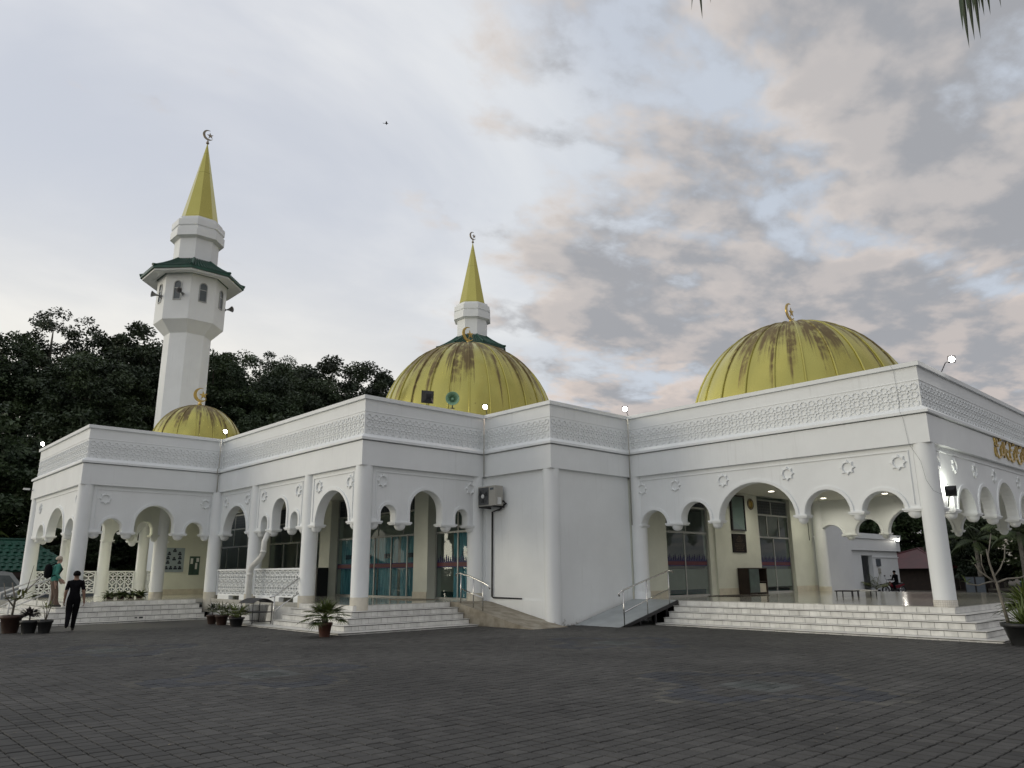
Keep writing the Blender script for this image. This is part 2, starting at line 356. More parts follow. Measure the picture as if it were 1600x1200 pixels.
    def obj(s, name, mats, parent=None, M=None, recalc=True, weld=True):
        if isinstance(mats, str): mats = [mats]
        return add(name, s.mesh(name, mats, recalc, weld), parent, M)
def bx(name, mat, parent, *a):
    b = MB(); b.box(*a); return b.obj(name, mat, parent)
def struct(o): o['kind'] = 'structure'; return o

# ================================================================== THE GROUND
b = MB(); b.face([(-400, -400, -0.06), (400, -400, -0.06), (400, 400, -0.06), (-400, 400, -0.06)])
struct(b.obj('ground', 'earth', recalc=False))
b = MB(); b.face([(-30, -30, -0.020), (64, -30, -0.020), (64, 62, -0.020), (-30, 62, -0.020)])
court = struct(b.obj('courtyard', 'paving_far', recalc=False))
# interlocking pavers with wavy edges, laid on a square grid
PX, PY = 0.185, 0.19
def paver_outline(a=0.006, sh=0.0062):
    w, h = PX/2, PY/2; o = []
    sg = [(-.5, 0), (-.25, a), (.25, -a)]
    for t, e in sg: o.append((t*PX, -h+e))
    for t, e in sg: o.append((w+e, t*PY))
    for t, e in sg: o.append((-t*PX, h-e))
    for t, e in sg: o.append((-w-e, -t*PY))
    k = 1-2*sh/PX
    return [(x*k, y*k) for x, y in o]
OUT = paver_outline()
pv = np.array([(x*.92, y*.92, 0.0) for x, y in OUT]+[(x, y, -0.007) for x, y in OUT]+[(x, y, -0.022) for x, y in OUT])
pf = [list(range(12))]+[[i, (i+1) % 12, 12+(i+1) % 12, 12+i][::-1] for i in range(12)]+[[12+i, 12+(i+1) % 12, 24+(i+1) % 12, 24+i][::-1] for i in range(12)]
rng = np.random.default_rng(5)
def tone(cx, cy):
    v = 1+0.20*rng.standard_normal()*.8; c = np.array([0.044, 0.0425, 0.0395])*max(.55, v)
    for (mx, my, s) in ((10.62, 6.1, 1.0), (6.05, 12.6, 1.0), (5.6, 19.0, 1.0), (14.5, 12.0, 1.0)):
        dx, dy = (cx-mx)/s, (cy-my)/s; q = max(abs(dx), abs(dy)); d = abs(dx)+abs(dy)
        if q < 0.40: c = np.array([0.046, 0.053, 0.050])*max(.7, v)
        if 0.27 < q < 0.47: c = np.array([0.066, 0.071, 0.068])*max(.7, v)
        ang = math.atan2(dy, dx); rr = math.hypot(dx, dy); star = 1.25+0.42*math.cos(4*ang)
        if 0.95 < rr < 1.9 and abs(rr-star) < 0.30: c = np.array([0.031, 0.034, 0.041])*max(.7, v)
        if 0.95 < rr < 2.3 and 0.30 < rr-star < 0.50 and rng.random() < .75: c = np.array([0.066, 0.063, 0.054])*max(.7, v)
    return c
def inside(x, y):
    k = 1.36
    return (x > 21.51-k and y > 6.83-k) or (x > 17.3 and y > 16.7) or (x > 12.47-k and y > 20.15-k) or (x > 7.37-k and y > 31.13-k)
cells = []
for i in range(-14, 130):
    for j in range(2, 160):
        x, y = i*PX, j*PY
        D = math.hypot(x, y)
        if D < 3.2 or D > 27.5 or inside(x, y): continue
        az = math.degrees(math.atan2(x, y))
        if az < 43.1-42 or az > 43.1+42: continue
        cells.append((D, x, y, abs(az-43.1)))
cells.sort()
vis = [c for c in cells if c[0] > 5.1 and c[3] < 35][:300]; vs = set((c[1], c[2]) for c in vis)
rest = [c for c in cells if (c[1], c[2]) not in vs]
def set_tone(me, cols):   # one colour per corner
    a = me.color_attributes.new('tone', 'FLOAT_COLOR', 'CORNER')
    a.data.foreach_set('color', np.hstack([cols, np.ones((len(cols), 1))]).astype(np.float32).ravel())
nl = sum(len(q) for q in pf)
V = []; F = []; cols = []
for (D, x, y, _a) in rest:
    bse = len(V)*0+len(V)
    tz = rng.normal(0, 0.0016); tl = rng.normal(0, .006, 2)
    pts = pv+np.array([x, y, tz]); pts[:, 2] += pv[:, 0]*tl[0]+pv[:, 1]*tl[1]
    V.append(pts); cols.append(np.tile(tone(x, y), (nl, 1)))
nV = len(rest); allv = np.concatenate(V); F = [[k+36*i for k in q] for i in range(nV) for q in pf]
me = bpy.data.meshes.new('paver_field'); me.from_pydata(allv.tolist(), [], F); me.materials.append(MT['paver']); set_tone(me, np.concatenate(cols))
tag(add('paver_field', me, court), None, None, kind='stuff')
b = MB(); b.face([(3.25*math.sin(R(a)), 3.25*math.cos(R(a)), -.015) for a in range(84, 1, -3)]+[(27.4*math.sin(R(a)), 27.4*math.cos(R(a)), -.015) for a in range(2, 86, 3)]); struct(b.obj('joint_sand', 'joint_sand', court))
pmesh = []
for k in range(10):
    me = bpy.data.meshes.new('paver'); me.from_pydata(pv.tolist(), [], pf); me.materials.append(MT['paver'])
    set_tone(me, np.tile(np.array([0.044, 0.0425, 0.0395])*(0.78+0.05*k), (nl, 1))); pmesh.append(me)
for (D, x, y, _a) in vis:
    M = Matrix.Translation((x, y, rng.normal(0, 0.0016))) @ Matrix.Rotation(rng.normal(0, .006), 4, 'X') @ Matrix.Rotation(rng.normal(0, .006), 4, 'Y')
    add('paver', pmesh[int(rng.integers(10))], court, M)

# ================================================================== THE MOSQUE
mosque = thing('mosque', 'large white mosque with arcades, lattice parapet and three gold domes', 'mosque', (21.5, 20, 0))
POLY = [(21.51, 6.83), (21.51, 16.85), (17.47, 16.85), (17.47, 20.15), (12.47, 20.15), (12.47, 31.13), (7.37, 31.13), (7.37, 39.14),
        (17.47, 39.14), (17.47, 50.0), (39.67, 50.0), (39.67, 16.85), (35.6, 16.85), (35.6, 6.83)]
NP = len(POLY)
def seg(i):
    a = Vector(POLY[i]); c = Vector(POLY[(i+1) % NP]); d = (c-a); Ln = d.length; d.normalize(); n = Vector((-d.y, d.x))
    return a, d, n, Ln
def frame(i):
    a, d, n, Ln = seg(i)
    return lambda s, dd, z: Vector((a.x+d.x*s+n.x*dd, a.y+d.y*s+n.y*dd, z))
def mitre(i):
    n0 = seg((i-1) % NP)[2]; n1 = seg(i)[2]; return (n0+n1)/(1+n0.dot(n1))
def sweep(i, prof, name, mat):
    p0, p1 = Vector(POLY[i]), Vector(POLY[(i+1) % NP]); m0, m1 = mitre(i), mitre((i+1) % NP); b = MB(); n = len(prof)
    A = [(p0.x+m0.x*d, p0.y+m0.y*d, z) for d, z in prof]; B = [(p1.x+m1.x*d, p1.y+m1.y*d, z) for d, z in prof]
    for k in range(n):
        k2 = (k+1) % n; b.face([A[k], B[k], B[k2], A[k2]])
    return b.obj(name, mat, mosque)
for i in range(NP):
    sweep(i, [(0, 4.90), (0, 5.665), (-.055, 5.69), (-.36, 5.695), (-.36, 4.90)], 'beam', 'plaster')
    sweep(i, [(.068, 5.70), (.068, 5.775), (-.09, 5.90), (-.30, 5.90), (-.30, 5.70)], 'ledge', 'plaster')
    sweep(i, [(-.113, 5.895), (-.113, 6.62), (-.10, 6.625), (-.10, 6.645), (-.113, 6.65), (-.113, 7.03), (-.29, 7.03), (-.29, 5.895)], 'parapet_wall', 'plaster')
    sweep(i, [(-.04, 7.022), (-.035, 7.14), (-.36, 7.155), (-.36, 7.022)], 'coping', 'plaster')
# carved lattice band on the parapet (relief bars, one panel per wall)
def bar(b, P, s0, z0, s1, z1, d, wd, h):
    dx, dz = s1-s0, z1-z0; l = math.hypot(dx, dz); nx, nz = -dz/l*wd, dx/l*wd
    q = [(s0+nx, z0+nz), (s1+nx, z1+nz), (s1-nx, z1-nz), (s0-nx, z0-nz)]; q2 = [(s0+nx*1.7, z0+nz*1.7), (s1+nx*1.7, z1+nz*1.7), (s1-nx*1.7, z1-nz*1.7), (s0-nx*1.7, z0-nz*1.7)]
    b.face([P(s, d+h, z) for s, z in q]); b.face([P(*q2[0][:1], d, q2[0][1]), P(q2[1][0], d, q2[1][1]), P(q[1][0], d+h, q[1][1]), P(q[0][0], d+h, q[0][1])])
    b.face([P(q2[2][0], d, q2[2][1]), P(q2[3][0], d, q2[3][1]), P(q[3][0], d+h, q[3][1]), P(q[2][0], d+h, q[2][1])])
for i in (0, 1, 2, 3, 4, 5, 6, 13):
    a, d, n, Ln = seg(i); P = frame(i); b = MB(); rad = 0.088
    convex0 = i in (0, 2, 4, 6); s_lo = 0.13 if i in (0, 2, 4, 6) else -0.08; s_hi = Ln+0.08 if i in (0, 2, 4) else Ln-0.13
    if i == 13: s_lo, s_hi = 0.2, Ln-0.13
    if i == 6: s_hi = Ln-.13
    nx = int(round((s_hi-s_lo)/0.262)); p = (s_hi-s_lo)/nx
    zs = [5.99+0.237*k for k in range(3)]
    for k in range(nx):
        for r_, zc in enumerate(zs):
            sc = s_lo+(k+.5)*p
            pts = [(sc+rad*math.cos(R(22.5+45*j)), zc+rad*math.sin(R(22.5+45*j))) for j in range(8)]
            for j in range(8): bar(b, P, *pts[j], *pts[(j+1) % 8], -.112, .012, .021)
            # arms of the eight-point star between rings
            if r_ < 2:
                cz = zc+0.1185; c0 = sc+p/2
                if k < nx-1:
                    for (ux, uz) in ((.085, .072), (-.085, .072), (.085, -.072), (-.085, -.072)):
                        bar(b, P, c0, cz, c0+ux*.72, cz+uz*.72, -.112, .012, .021)
            if k < nx-1: bar(b, P, sc+rad*.93, zc, sc+p-rad*.93, zc, -.112, .012, .019)
    b.obj('lattice_frieze', 'plaster_clean', mosque, recalc=True, weld=False)
# roof slab
b = MB(); pts = [(Vector(POLY[i])-mitre(i)*0.2) for i in range(NP)]; b.face([(p.x, p.y, 6.3) for p in pts]); b.obj('roof_slab', 'concrete', mosque)

# ---- arcade panels
ZS, ZT = 3.18, 4.92
def arc(a, c, apex, off=0.0, n=18):
    w_ = (c-a)/2; mid = (a+c)/2; r = apex-ZS; o = []
    if r >= w_:
        st = r-w_; w2 = w_+off
        o.append((mid-w2, ZS+0.0)); cy = ZS+st; ry = w2
    else: w2 = w_+off; cy = ZS; ry = r+off
    for k in range(n+1):
        t = PI-PI*k/n; o.append((mid+w2*math.cos(t), cy+ry*math.sin(t)))
    if r >= w_: o.append((mid+w2, ZS))
    return o
star_me = None
def star_mesh():
    b = MB(); o = [((.228 if k % 2 == 0 else .160)*math.cos(R(22.5*k)), (.228 if k % 2 == 0 else .160)*math.sin(R(22.5*k))) for k in range(16)]
    o2 = [(x*.90, y*.90) for x, y in o]; n_ = [(.128*math.cos(R(22.5*k)), .128*math.sin(R(22.5*k))) for k in range(16)]; n2 = [(x*1.12, y*1.12) for x, y in n_]
    for k in range(16):
        j = (k+1) % 16
        b.face([(*o[k], 0), (*o[j], 0), (*o2[j], .045), (*o2[k], .045)]); b.face([(*o2[k], .045), (*o2[j], .045), (*n2[j], .045), (*n2[k], .045)])
        b.face([(*n2[k], .045), (*n2[j], .045), (*n_[j], 0), (*n_[k], 0)])
    return b.mesh('star_medallion', ['plaster_clean'])
STAR = star_mesh()
def place_star(i, s, z, d=-.118):
    a, dd, n, Ln = seg(i); P = frame(i); o = P(s, d, z)
    M = Matrix((( dd.x, 0, n.x, o.x), (dd.y, 0, n.y, o.y), (0, 1, 0, o.z), (0, 0, 0, 1)))
    add('star_medallion', STAR, mosque, M)
def panel(P, s0, s1, arches, d0=-.12, th=.30, mat='plaster', pend_ends=(True, True), bead=True, trim_in=False, zt=ZT, nm='arcade_panel', zb=ZS):
    arches = sorted(arches); o = [(s0, zb)]
    for (a, c, ap) in arches: o += arc(a, c, ap)
    o.append((s1, zb)); o += [(s1, zt), (s0, zt)]
    b = MB(); b.prism(o, lambda s, z, d: P(s, d, z), d0, d0-th); pan = b.obj(nm, mat, mosque)
    for side in ((1, -1) if trim_in else (1,)):
        f0 = d0 if side == 1 else d0-th
        for (a, c, ap) in arches:
            i_, u_ = arc(a, c, ap, 0.012), arc(a, c, ap, 0.105); b = MB()
            for k in range(len(i_)-1):
                q = [i_[k], i_[k+1], u_[k+1], u_[k]]; h = .035*side
                b.face([P(s, f0+h, z) for s, z in q]); b.face([P(*q[0][:1], f0, q[0][1]), P(q[1][0], f0, q[1][1]), P(q[1][0], f0+h, q[1][1]), P(q[0][0], f0+h, q[0][1])])
                b.face([P(q[3][0], f0, q[3][1]), P(q[2][0], f0, q[2][1]), P(q[2][0], f0+h, q[2][1]), P(q[3][0], f0+h, q[3][1])])
            b.obj('arch_trim', mat if mat != 'plaster' else 'plaster_clean', mosque)
    # hanging corbels
    ed = [(s0, arches[0][0])]+[(arches[k][1], arches[k+1][0]) for k in range(len(arches)-1)]+[(arches[-1][1], s1)]
    for k, (a, c) in enumerate(ed):
        if k == 0 and not pend_ends[0] or k == len(ed)-1 and not pend_ends[1]: continue
        if c-a > 0.75: a, c = (c-.5, c) if k == 0 else (a, a+.5)
        b = MB(); mid = (a+c)/2; hw = (c-a)/2
        for (e, z0, z1) in ((.06, ZS-.02, ZS+.03), (.035, ZS-.06, ZS-.02)):
            o = [(a-e, d0+e), (c+e, d0+e), (c+e, d0-th-e), (a-e, d0-th-e)]
            v = [P(s, d, z0) for s, d in o]+[P(s, d, z1) for s, d in o]
            b.raw(v, [(0, 3, 2, 1), (4, 5, 6, 7), (0, 1, 5, 4), (1, 2, 6, 5), (2, 3, 7, 6), (3, 0, 4, 7)])
        rx = max(.10, min(hw*.95, .19)); ry = th/2+.02; n = 14
        prof = [(1.0, 0), (.97, -.05), (.86, -.10), (.66, -.145), (.36, -.17), (.02, -.18)]
        v = []; f = []
        for (r, z) in prof:
            for j in range(n):
                t = 2*PI*j/n; v.append(P(mid+rx*r*math.cos(t), d0-th/2+ry*r*math.sin(t), ZS-.055+z))
        for q in range(len(prof)-1):
            for j in range(n): f.append((q*n+j, q*n+(j+1) % n, (q+1)*n+(j+1) % n, (q+1)*n+j))
        b.raw(v, f, 0, True)
        b.obj('corbel', mat if mat != 'plaster' else 'plaster_clean', mosque)
    if bead:
        b = MB(); e = .028
        def rb(sa, sb, za, zb):
            v = [P(s, d, z) for d in (d0-.01, d0+e) for s, z in ((sa, za), (sb, za), (sb, zb), (sa, zb))]
            b.raw(v, [(4, 5, 6, 7), (0, 1, 5, 4), (1, 2, 6, 5), (2, 3, 7, 6), (3, 0, 4, 7)])
        rb(s0+.12, s1-.12, 4.735, 4.758); rb(s0+.12, s0+.142, 3.3, 4.735); rb(s1-.142, s1-.12, 3.3, 4.735)
        b.obj('panel_bead', 'plaster_clean', mosque)
    return pan
CR = 0.27
# seg 0: long side of the front portico, s = Y-6.83
sY = lambda Y: Y-6.83
panel(frame(0), .50, 9.92, [(sY(7.72), sY(8.84), 3.71), (sY(9.18), sY(10.50), 3.88), (sY(10.80), sY(13.38), 4.29), (sY(13.73), sY(14.81), 3.85), (sY(15.41), sY(16.47), 3.67)], trim_in=True)
for Yv in (7.74, 9.13, 10.95, 13.16, 15.0, 16.4): place_star(0, sY(Yv), 4.45)
# seg 13: entrance face of the portico, s = 35.6-X
sX = lambda X: 35.6-X
panel(frame(13), .50, 13.6, [(sX(b_), sX(a_), ap) for a_, b_, ap in ((22.42, 22.98, 3.74), (23.38, 24.85, 3.84), (25.25, 26.70, 4.02), (27.12, 29.10, 4.30), (29.5, 30.95, 4.02), (31.35, 32.8, 3.84), (33.2, 34.6, 3.80))])
for Xv in (22.16, 23.5, 25.25, 27.12, 29.8, 31.5, 33.3): place_star(13, sX(Xv), 4.44)
# seg 12: far side of the portico
panel(frame(12), .10, 9.5, [(.4, 1.46, 3.67), (2.06, 3.14, 3.85), (3.47, 6.05, 4.29), (6.37, 7.69, 3.88), (8.03, 9.1, 3.71)], mat='plaster_clean', bead=False, trim_in=True)
# seg 3: side porch front, s = 17.47-X
s3 = lambda X: 17.47-X
panel(frame(3), .12, 4.5, [(s3(b_), s3(a_), ap) for a_, b_, ap in ((13.29, 13.86, 3.72), (14.41, 15.71, 4.27), (16.28, 16.83, 3.73))])
place_star(3, s3(13.33), 4.46); place_star(3, s3(16.95), 4.46)
# seg 4: long side of the side porch, three bays between columns, s = Y-20.15
s4 = lambda Y: Y-20.15
panel(frame(4), .50, s4(23.42), [(s4(20.99), s4(23.06), 4.25)])
panel(frame(4), s4(23.94), s4(27.56), [(s4(24.27), s4(24.79), 3.72), (s4(25.15), s4(26.21), 4.27), (s4(26.60), s4(27.09), 3.70)])
panel(frame(4), s4(28.08), 10.86, [(s4(28.38), s4(30.50), 4.24)])
for Yv in (20.97, 22.93, 24.35, 27.02, 28.45, 30.42): place_star(4, s4(Yv), 4.44)
# seg 5: left wing front, s = 12.47-X
s5 = lambda X: 12.47-X
panel(frame(5), .12, 4.6, [(s5(b_), s5(a_), ap) for a_, b_, ap in ((8.27, 8.98, 3.69), (9.42, 10.88, 4.24), (11.35, 12.02, 3.66))], trim_in=False)
place_star(5, s5(8.30), 4.41); place_star(5, s5(12.05), 4.41)
# seg 6: left wing side, s = Y-31.13
s6 = lambda Y: Y-31.13
panel(frame(6), .50, 7.5, [(s6(31.72), s6(32.88), 3.70), (s6(33.3), s6(35.85), 4.23), (s6(36.33), s6(37.5), 3.68)])
place_star(6, s6(31.75), 4.4); place_star(6, s6(37.5), 4.4)
# seg 7: rear of the left wing (open part), s = X-7.37
panel(frame(7), .5, 5.9, [(.8, 1.5, 3.7), (1.85, 3.05, 4.2), (3.45, 4.15, 3.7), (4.5, 5.55, 3.9)], mat='plaster_clean', bead=False)
# transverse arch inside the left wing
Pin = lambda s, d, z: Vector((11.05-s, 33.3-d-.15, z))
panel(Pin, .0, 3.4, [(.35, .95, 3.75), (1.3, 2.6, 4.2)], mat='cream', bead=False, d0=0.0)

# ---- columns (round shaft, tiled foot)
def column(x, y, zb, foot, fm='skirt', rad=CR):
    o = MB(); o.lathe([(rad, foot), (rad, 4.905)], 28, caps=False); c = o.obj('column', 'plaster', mosque, T(x, y, 0))
    o = MB(); o.lathe([(rad+.008, zb), (rad+.008, foot), (rad-.02, foot+.004)], 28, caps=False); o.obj('column_foot', fm, c, T(x, y, 0))
k = CR
column(21.51+k, 6.83+k, .30, .86, 'mosaic'); column(35.6-k, 6.83+k, .30, .86, 'mosaic'); column(35.6-k, 16.55, .6, .9)
column(21.51+k, 16.72, -.05, .95, 'plaster'); column(17.47+k, 16.85+k, -.05, .03, 'plaster')
column(17.30, 20.15+k, .3, .95); column(12.47+k, 20.15+k, .30, .92)
column(12.47+k, 23.68, .2, .92); column(12.47+k, 27.82, .2, .92); column(12.30+k, 31.13+.1, .2, .95)
column(7.37+k, 31.13+k, .30, .55); column(7.37+k, 38.87, .30, .55)
column(11.14, 33.30, .6, .95, 'skirt', .26); column(10.6, 38.95, .6, .72, 'plaster', .24); column(12.25, 38.95, .6, .72, 'plaster', .24); column(9.0, 38.95, .6, .72, 'plaster', .24)

# ---- solid walls
bx('wall', 'plaster', mosque, 17.75, 21.55, 16.97, 17.25, -.1, 4.91)          # beside the metal ramp
bx('wall', 'plaster', mosque, 17.59, 17.87, 17.25, 20.4, -.1, 4.91)           # behind the air conditioner
bx('skirting', 'plaster', mosque, 17.56, 17.60, 17.1, 20.1, -.1, .75)
bx('wall', 'plaster_clean', mosque, 35.6, 39.55, 16.97, 17.25, -.1, 4.91)
bx('wall', 'plaster_clean', mosque, 39.27, 39.55, 17.25, 49.9, -.1, 4.91)
bx('wall', 'plaster_clean', mosque, 17.59, 39.27, 49.6, 49.9, -.1, 4.91)
bx('wall', 'plaster_clean', mosque, 17.59, 17.87, 43.5, 49.6, -.1, 4.91)
bx('wall', 'cream', mosque, 12.95, 15.45, 39.2, 39.45, .6, 4.91)              # notice wall of the left wing
bx('skirting', 'skirt', mosque, 12.95, 15.45, 39.17, 39.2, .68, .95)
bx('wall', 'cream', mosque, 15.2, 15.45, 39.45, 45.5, .6, 4.91)
# hall front wall around the doors (Y = 16.95)
for (a, c) in ((21.56, 23.68), (26.98, 30.45), (33.38, 35.58)):
    bx('wall', 'cream', mosque, a, c, 16.95, 17.30, .60, 4.85)
    bx('skirting', 'skirt', mosque, a+.004, c-.004, 16.925, 16.95, .69, .95)
bx('pier', 'cream', mosque, 26.62, 26.978, 17.02, 17.30, .6, 4.85)
# ceilings, floors
bx('ceiling', 'ceiling', mosque, 21.83, 35.28, 7.15, 16.94, 4.80, 4.90)
bx('ceiling', 'ceiling', mosque, 12.8, 17.55, 20.5, 31.0, 4.80, 4.90)
bx('ceiling', 'ceiling', mosque, 7.7, 17.55, 31.4, 39.1, 4.80, 4.90)
bx('ceiling', 'ceiling', mosque, 17.9, 39.2, 17.35, 49.5, 4.86, 4.92)
bx('hall_carpet', 'carpet', mosque, 17.8, 39.25, 17.2, 49.55, .5, .72)
bx('hall_wall', 'cream', mosque, 24.5, 24.7, 20.5, 49.5, .72, 4.85)
bx('hall_wall', 'cream', mosque, 24.7, 39.2, 24.0, 24.2, .72, 4.85)
b = MB(); b.box(12.49, 17.9, 20.25, 39.3, .56, .70); b.box(7.36, 12.49, 31.25, 39.3, .56, .698); b.box(12.49, 15.4, 39.3, 45.5, .56, .697); b.box(7.4, 12.49, 39.3, 44.5, .3, .55)
b.obj('floor', 'floor_tile', mosque, weld=False)
bx('floor', 'floor_tile', mosque, 21.53, 35.66, 6.80, 17.2, .56, .70)

# ---- tiled steps; each step a course, every riser faced with tiles
TILE = {}
def tile_mesh(wd, h):
    key = (round(wd, 3), round(h, 3))
    if key not in TILE:
        b = MB(); e = .004
        v = [(-wd/2, 0, 0), (wd/2, 0, 0), (wd/2, 0, h), (-wd/2, 0, h), (-wd/2+e, -.012, e), (wd/2-e, -.012, e), (wd/2-e, -.012, h-e), (-wd/2+e, -.012, h-e)]
        b.raw(v, [(4, 5, 6, 7), (0, 1, 5, 4), (1, 2, 6, 5), (2, 3, 7, 6), (3, 0, 4, 7)]); TILE[key] = b.mesh('riser_tile', ['tile'])
    return TILE[key]
LEV = [(1.34, -.06, .05), (.89, .05, .205), (.61, .205, .375), (.325, .375, .54), (.03, .54, .70)]
def riser_tiles(par, x0, y0, x1, y1, z0, z1, tw=.30, budget=True, off=0.0, acc=None):
    """tiles along a riser; the outward side is on the right of the direction travelled"""
    d = Vector((x1-x0, y1-y0)); Ln = d.length; d.normalize(); n = max(1, int(round(Ln/tw))); wd = Ln/n; h = z1-z0-.020
    ang = math.atan2(d.y, d.x); me = tile_mesh(wd-.006, h)
    for i in range(n):
        c = Vector((x0, y0))+d*wd*(i+.5); M = T(c.x, c.y, z0+.002, ang)
        if acc is None: add('riser_tile', me, par, M)
        else:
            acc.raw([M @ v.co for v in me.vertices], [tuple(p.vertices) for p in me.polygons])
def slab(b, x0, x1, y0, y1, z0, z1): b.box(x0, x1, y0, y1, z0, z1)
def tread(b, x0, x1, y0, y1, z):   # glazed tread skin, a touch proud of the core
    b.box(x0, x1, y0, y1, z-.012, z)
# front portico steps
b = MB()
for k_, z0, z1 in LEV[:4]: b.box(21.51-k_, 36.4+k_, 6.83-k_, 15.0 if k_ > 1 else 15.02, z0-.015, z1-.013)
stR = b.obj('steps', 'grout', mosque, weld=False)
b = MB()
for k_, z0, z1 in LEV[:4]: tread(b, 21.51-k_-.032, 36.4+k_, 6.83-k_-.032, 15.0 if k_ > 1 else 15.02, z1)
b.obj('tread', 'tile', stR, weld=False)
for k_, z0, z1 in LEV:
    yE = 15.02; z1_ = z1-(.0 if k_ == .03 else .012)
    riser_tiles(stR, 21.51-k_, yE, 21.51-k_, 6.83-k_, z0, z1_, .30 if k_ < 1 else .45)
acc = MB()
for k_, z0, z1 in LEV: riser_tiles(stR, 21.51-k_, 6.83-k_, 36.0, 6.83-k_, z0, z1-(.0 if k_ == .03 else .012), .30 if k_ < 1 else .45, acc=(None if k_ < .95 else acc) if False else acc)
o = acc.obj('riser_tile_rest', 'tile', stR, weld=False); o['kind'] = 'stuff'
# side porch steps
b = MB()
for k_, z0, z1 in LEV[:4]: b.box(12.47-k_, 16.08, 20.15-k_, 23.55 if k_ < 1 else 27.0, z0-.015, z1-.013)
stA = b.obj('steps', 'grout', mosque, weld=False)
b = MB()
for k_, z0, z1 in LEV[:4]: tread(b, 12.47-k_-.032, 16.085, 20.15-k_-.032, 23.55 if k_ < 1 else 27.0, z1)
b.obj('tread', 'tile', stA, weld=False)
for k_, z0, z1 in LEV:
    z1_ = z1-(.0 if k_ == .03 else .012); tw = .22 if k_ < 1 else .45
    k2 = k_ if k_ > .1 else -.09
    riser_tiles(stA, 12.47-k_, 20.15-k2, 16.08, 20.15-k2, z0, z1_, tw)
    riser_tiles(stA, 12.47-k_, 23.55 if k_ < 1 else 27.0, 12.47-k_, 20.15-k2, z0, z1_, tw)
# left wing steps
b = MB()
for k_, z0, z1 in LEV[:4]: b.box(7.37-k_, 12.0, 31.13-k_, 39.0, z0-.015, z1-.013)
stB = b.obj('steps', 'grout', mosque, weld=False)
b = MB()
for k_, z0, z1 in LEV[:4]: tread(b, 7.37-k_-.032, 12.0, 31.13-k_-.032, 39.0, z1)
b.obj('tread', 'tile', stB, weld=False)
acc = MB()
for k_, z0, z1 in LEV:
    z1_ = z1-(.0 if k_ == .03 else .012); k2 = k_ if k_ > .1 else -.09
    riser_tiles(stB, 7.37-k_, 31.13-k2, 12.0, 31.13-k2, z0, z1_, .30 if k_ < 1 else .45)
    riser_tiles(stB, 7.37-k_, 39.0, 7.37-k_, 31.13-k2, z0, z1_, .30 if k_ < 1 else .45, acc=acc)
o = acc.obj('riser_tile_rest', 'tile', stB, weld=False); o['kind'] = 'stuff'
# plinth under the balustrades
bx('plinth', 'tile', mosque, 12.5, 12.9, 23.55, 31.2, -.05, .69)
bx('plinth', 'plaster', mosque, 7.45, 12.9, 39.15, 39.3, -.1, .55)

# ---- pierced concrete balustrades
def balustrade(P, s0, s1, z0=.84, z1=1.82, mat='plaster_clean', small=False):
    b = MB()
    def rb(sa, sb, za, zb, da=-.05, db=.05):
        v = [P(s, d, z) for d in (da, db) for s, z in ((sa, za), (sb, za), (sb, zb), (sa, zb))]
        b.raw(v, [(3, 2, 1, 0), (4, 5, 6, 7), (0, 1, 5, 4), (1, 2, 6, 5), (2, 3, 7, 6), (3, 0, 4, 7)])
    rb(s0, s1, z1-.06, z1, -.07, .07); rb(s0, s1, z0, z0+.05); rb(s0, s0+.05, z0+.05, z1-.06); rb(s1-.05, s1, z0+.05, z1-.06)
    def fbar(sa, za, sb, zb, wd):
        dx, dz = sb-sa, zb-za; l = math.hypot(dx, dz); nx, nz = -dz/l*wd, dx/l*wd
        q = [(sa+nx, za+nz), (sb+nx, zb+nz), (sb-nx, zb-nz), (sa-nx, za-nz)]; v = [P(s, d, z) for d in (-.028, .028) for s, z in q]
        b.raw(v, [(3, 2, 1, 0), (4, 5, 6, 7), (0, 1, 5, 4), (2, 3, 7, 6)])
    W_ = s1-s0-.1; n = max(2, int(round(W_/.40))); c = W_/n; rows = [.19, .09, .27, .09, .19]; zz = z0+.05; sc = (z1-z0-.11)/sum(rows)
    for ri, rh in enumerate(rows):
        rh *= sc
        if ri: rb(s0+.05, s1-.05, zz-.010, zz+.010, -.03, .03)
        for k in range(n):
            a = s0+.05+k*c; m_ = a+c/2
            if ri in (1, 3):
                fbar(a, zz, a, zz+rh, .022); fbar(m_, zz, m_, zz+rh, .022); continue
            fbar(a, zz+rh/2, m_, zz+rh, .019); fbar(m_, zz+rh, a+c, zz+rh/2, .019); fbar(a+c, zz+rh/2, m_, zz, .019); fbar(m_, zz, a, zz+rh/2, .019)
            fbar(m_, zz+rh*.25, m_, zz+rh*.75, .012); fbar(a, zz, a, zz+rh, .012)
            if ri == 2: fbar(a+c*.28, zz+rh*.5, a+c*.72, zz+rh*.5, .014)
        zz += rh
    b.obj('balustrade', mat, mosque, weld=False)
P4 = lambda s, d, z: Vector((12.47+.24-d, 20.15+s, z))
balustrade(P4, s4(23.96), s4(27.54)); balustrade(P4, s4(28.10), s4(30.95))
for (a, c) in ((24.0, 24.6), (25.4, 27.5), (28.2, 28.9), (29.6, 30.9)): bx('curb', 'plaster_clean', mosque, 12.62, 12.80, a, c-.25, .69, .842)
P7 = lambda s, d, z: Vector((7.37+s, 39.0-d, z))
balustrade(P7, .55, 1.38); balustrade(P7, 1.88, 2.98); balustrade(P7, 3.48, 4.63); balustrade(P7, 5.12, 5.6)

